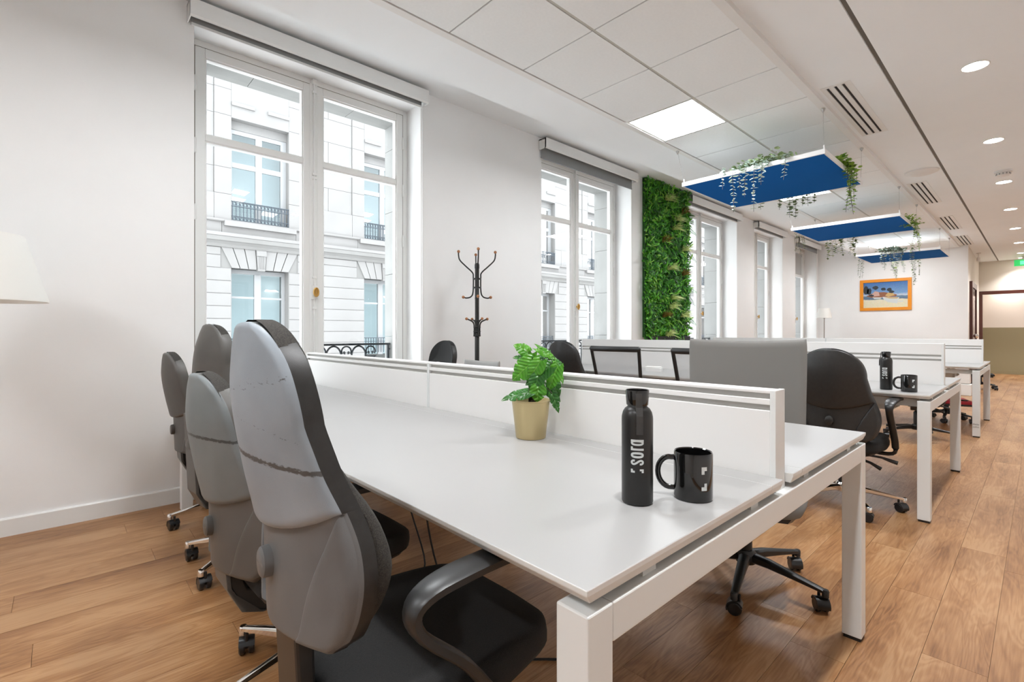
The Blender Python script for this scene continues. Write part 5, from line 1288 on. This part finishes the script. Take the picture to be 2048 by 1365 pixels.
trailing('dark ivy hanging behind the middle blue panel, left cluster', [(xf, 2.28, ZP, 0.34, .25), (xf, 2.22, ZP, 0.30, .2), (xf, 2.17, ZP, 0.26, .2), (xf, 2.12, ZP, 0.24, .2), (xf, 2.08, ZP, 0.30, .2)], ['leaf_darkivy', 'leaf_darkivy', 'leaf_pale'], 0.062, 0.048, 0.024, (1, 0, 0), 17)
trailing('dark ivy hanging behind the middle blue panel, right cluster', [(xf, 1.98, ZP, 0.30, .15), (xf, 1.94, ZP, 0.36, .15), (xf, 1.90, ZP, 0.20, .15)], ['leaf_darkivy', 'leaf_darkivy', 'leaf_pale'], 0.062, 0.048, 0.026, (1, 0, 0), 18)
xe = PAN[2][0] - 0.012
trailing('bushy grey-green vine over the front of the farthest blue panel', [(xe, 1.98, ZP, 0.24, .2), (xe, 1.92, ZP, 0.34, .2), (xe, 1.86, ZP, 0.38, .2), (xe, 1.80, ZP, 0.42, .15), (xe, 1.74, ZP, 0.30, .2), (xe, 1.68, ZP, 0.22, .2), (xe, 1.55, ZP, 0.25, .1)], ['leaf_greygreen', 'leaf_greygreen', 'leaf_eucalyptus'], 0.055, 0.045, 0.026, (-1, 0, 0), 19, [(xe + 0.05, 1.86, ZP + 0.02, 0.07, 110), (xe + 0.03, 1.76, ZP, 0.06, 60), (xe + 0.03, 1.96, ZP, 0.05, 40)])
trailing('thin dark vine on the left edge of the farthest blue panel', [(11.65, yl, ZP, 0.36, .15), (11.8, yl, ZP, 0.42, .15), (11.95, yl, ZP, 0.38, .15)], ['leaf_greygreen', 'leaf_darkivy'], 0.045, 0.026, 0.03, (0, 1, 0), 20)
xf = PAN[2][1] + 0.012
trailing('green vine hanging behind the farthest blue panel, above the painting', [(xf, 2.02, ZP, 0.42, .2), (xf, 1.96, ZP, 0.36, .2), (xf, 1.90, ZP, 0.28, .2)], ['leaf_darkivy', 'leaf_darkivy', 'leaf_lime'], 0.05, 0.034, 0.026, (1, 0, 0), 21)
trailing('dark vine hanging behind the farthest blue panel, right of the painting', [(xf, 1.74, ZP, 0.55, .12), (xf, 1.70, ZP, 0.50, .12), (xf, 1.65, ZP, 0.36, .15)], ['leaf_darkivy', 'leaf_darkivy', 'leaf_greygreen'], 0.05, 0.034, 0.028, (1, 0, 0), 22)

# ------------------------------------------------------------------ plant wall
gw = thing('plant_wall', 'tall green plant wall panel between the second and third windows', 'plant wall', (5.99, WY, 1.03))
GWW, GWH = 1.17, 2.23
box('backing', 'leaf_c', 0, GWW, -0.045, -0.001, 0, GWH, gw)
box('base_trough', 'rubber_black', 0.05, GWW + 0.01, -0.10, -0.001, -0.06, 0.012, gw)
rn = random.Random(5); b = MB()
for i in range(9500):
    x = rn.uniform(-0.02, GWW + 0.02); z = rn.uniform(-0.01, GWH + 0.01); dep = 0.03 + 0.075 * (0.5 + 0.5 * math.sin(x * 9 + math.sin(z * 5) * 2) * math.sin(z * 6.3)) * rn.uniform(0.3, 1.0)
    p = Vector((x, -dep, z)); a = rn.uniform(0, 6.28); d = Vector((math.cos(a), -rn.uniform(0.1, 1.1), math.sin(a) + 0.1)); patch = math.sin(x * 4.1 + 1.3) + math.sin(z * 3.1 + x * 2)
    b.cur = rn.choices((0, 1, 2, 3), weights=(5, 3 + patch, 3 - patch * 0.7, 1.0 if patch > 0 else 0.4))[0]
    s_ = rn.uniform(0.03, 0.085); add_leaf(b, p, d, Vector((rn.uniform(-.6, .6), -1, rn.uniform(-.2, 1))), s_, s_ * rn.uniform(0.3, 0.6))
for i in range(900):
    x = rn.uniform(0.0, GWW); z = rn.uniform(0.0, GWH); a = rn.uniform(0, 6.28); b.cur = rn.choices((0, 1, 2, 3), weights=(3, 3, 2, 2))[0]; L_ = rn.uniform(0.08, 0.16)
    add_leaf(b, Vector((x, -rn.uniform(0.05, 0.10), z)), Vector((math.cos(a), -rn.uniform(0.3, 0.9), math.sin(a) + 0.3)), Vector((rn.uniform(-.5, .5), -1, rn.uniform(0, 1))), L_, L_ * rn.uniform(0.12, 0.25))
o = b.build('foliage', ['leaf_a', 'leaf_b', 'leaf_c', 'leaf_d'], gw); o['kind'] = 'stuff'
def tuft(x, z, m, n, L, seed, spreadx=0.9, rise=0.5):
    r2 = random.Random(seed); b = MB()
    for i in range(n):
        a = r2.uniform(-spreadx, spreadx); d = Vector((math.sin(a) , -r2.uniform(0.5, 1.0), rise * math.cos(a) + r2.uniform(-0.3, 0.4))).normalized(); ll = L * r2.uniform(0.6, 1.0)
        p0 = Vector((0, 0, 0)); p1 = d * ll * 0.5 + Vector((0, 0, 0.01)); p2 = d * ll + Vector((0, 0, -0.15 * ll)); w = Vector((0.006, 0, 0.004))
        b.add([p0 - w, p0 + w, p1 + w, p1 - w, p2], [(0, 1, 2, 3), (3, 2, 4)])
    o = b.build('fern_tuft', m, gw); o.location = (x, -0.10, z)
for i, (x, z) in enumerate(((0.44, 1.98), (0.64, 1.58), (0.92, 1.30), (0.50, 0.98), (0.60, 0.55), (0.88, 0.30), (0.45, 0.02), (0.70, 1.72), (0.55, 0.42))): tuft(x, z, 'leaf_cream', 46, 0.24, 40 + i, 1.1, 0.35)
for i, (x, z) in enumerate(((0.92, 1.86), (0.36, 1.36), (0.92, 0.92), (0.36, 0.28))): tuft(x, z, 'leaf_rust', 60, 0.22, 60 + i, 1.1, 0.7)
def fern(x, z, ang, L, seed):
    b = MB(); d = Vector((math.cos(ang), -0.35, math.sin(ang))).normalized()
    for i in range(14):
        u = i / 14; p = d * L * u + Vector((0, 0, -0.25 * L * u * u))
        for sg in (-1, 1): add_leaf(b, p, d * 0.5 + Vector((-math.sin(ang) * sg, 0, math.cos(ang) * sg)), Vector((0, -1, 0.2)), 0.075 * (1 - u) + 0.01, 0.016)
    o = b.build('fern_frond', 'leaf_c' if seed % 2 else 'leaf_a', gw); o.location = (x, -0.075, z)
for i, (x, z, a) in enumerate(((1.06, 1.68, -0.2), (1.08, 1.32, -0.5), (1.08, 0.72, 0.1), (1.06, 0.66, -0.6), (1.05, 1.82, 0.5), (0.55, 0.85, 0.3), (0.25, 1.8, 2.4), (0.75, 1.5, -1.2), (0.5, 0.7, 1.0), (0.12, 0.4, 2.8), (1.07, 0.3, -0.3), (0.8, 0.5, -1.0), (0.1, 1.1, 2.9))): fern(x, z, a, 0.24, i)

# ------------------------------------------------------------------ cables under the foreground bench
def cable(label, pts, r=0.004):
    P = [Vector(p) for p in pts]; Q = []
    for i in range(len(P) - 1):
        p0, p1, p2, p3 = P[max(i - 1, 0)], P[i], P[i + 1], P[min(i + 2, len(P) - 1)]
        for k in range(6):
            u = k / 6; Q.append(0.5 * (2 * p1 + (p2 - p0) * u + (2 * p0 - 5 * p1 + 4 * p2 - p3) * u * u + (3 * p1 - p0 - 3 * p2 + p3) * u ** 3))
    Q.append(P[-1]); b = MB(); b.tube(Q, r, 7); tag(b.build('power_cable', 'rubber_black', None, 60), label, 'cable')
cable('black cable drooping from under the foreground desk onto the floor', [(1.12, 1.75, 0.59), (1.10, 1.72, 0.40), (1.14, 1.66, 0.10), (1.18, 1.50, 0.006), (1.05, 1.30, 0.005), (1.22, 1.10, 0.005)])
cable('black cable trailing across the floor below the foreground screen', [(1.20, 2.10, 0.59), (1.22, 2.05, 0.30), (1.25, 1.95, 0.02), (1.10, 1.85, 0.005), (0.98, 1.60, 0.005), (1.0, 1.40, 0.005)])

# ------------------------------------------------------------------ unseen downlights added to brighten the corridor beyond the far doorway
for y, lab in ((0.55, 'left of the two in the corridor beyond the doorway'), (-0.6, 'right of the two in the corridor beyond the doorway')):
    t = thing('downlight', 'added unseen fill downlight, ' + lab, 'light', (17.99, y, 2.5), group='round downlights over the aisle')
    link('diffuser', ddisc, t); link('trim_ring', dring, t)
    sp = bpy.data.lights.new('spot', 'SPOT'); sp.energy = 22; sp.spot_size = R(140); sp.spot_blend = 0.8; sp.color = (1, 0.94, 0.88); sp.shadow_soft_size = 0.06
    link('lamp', sp, t).location = (0, 0, -0.02)
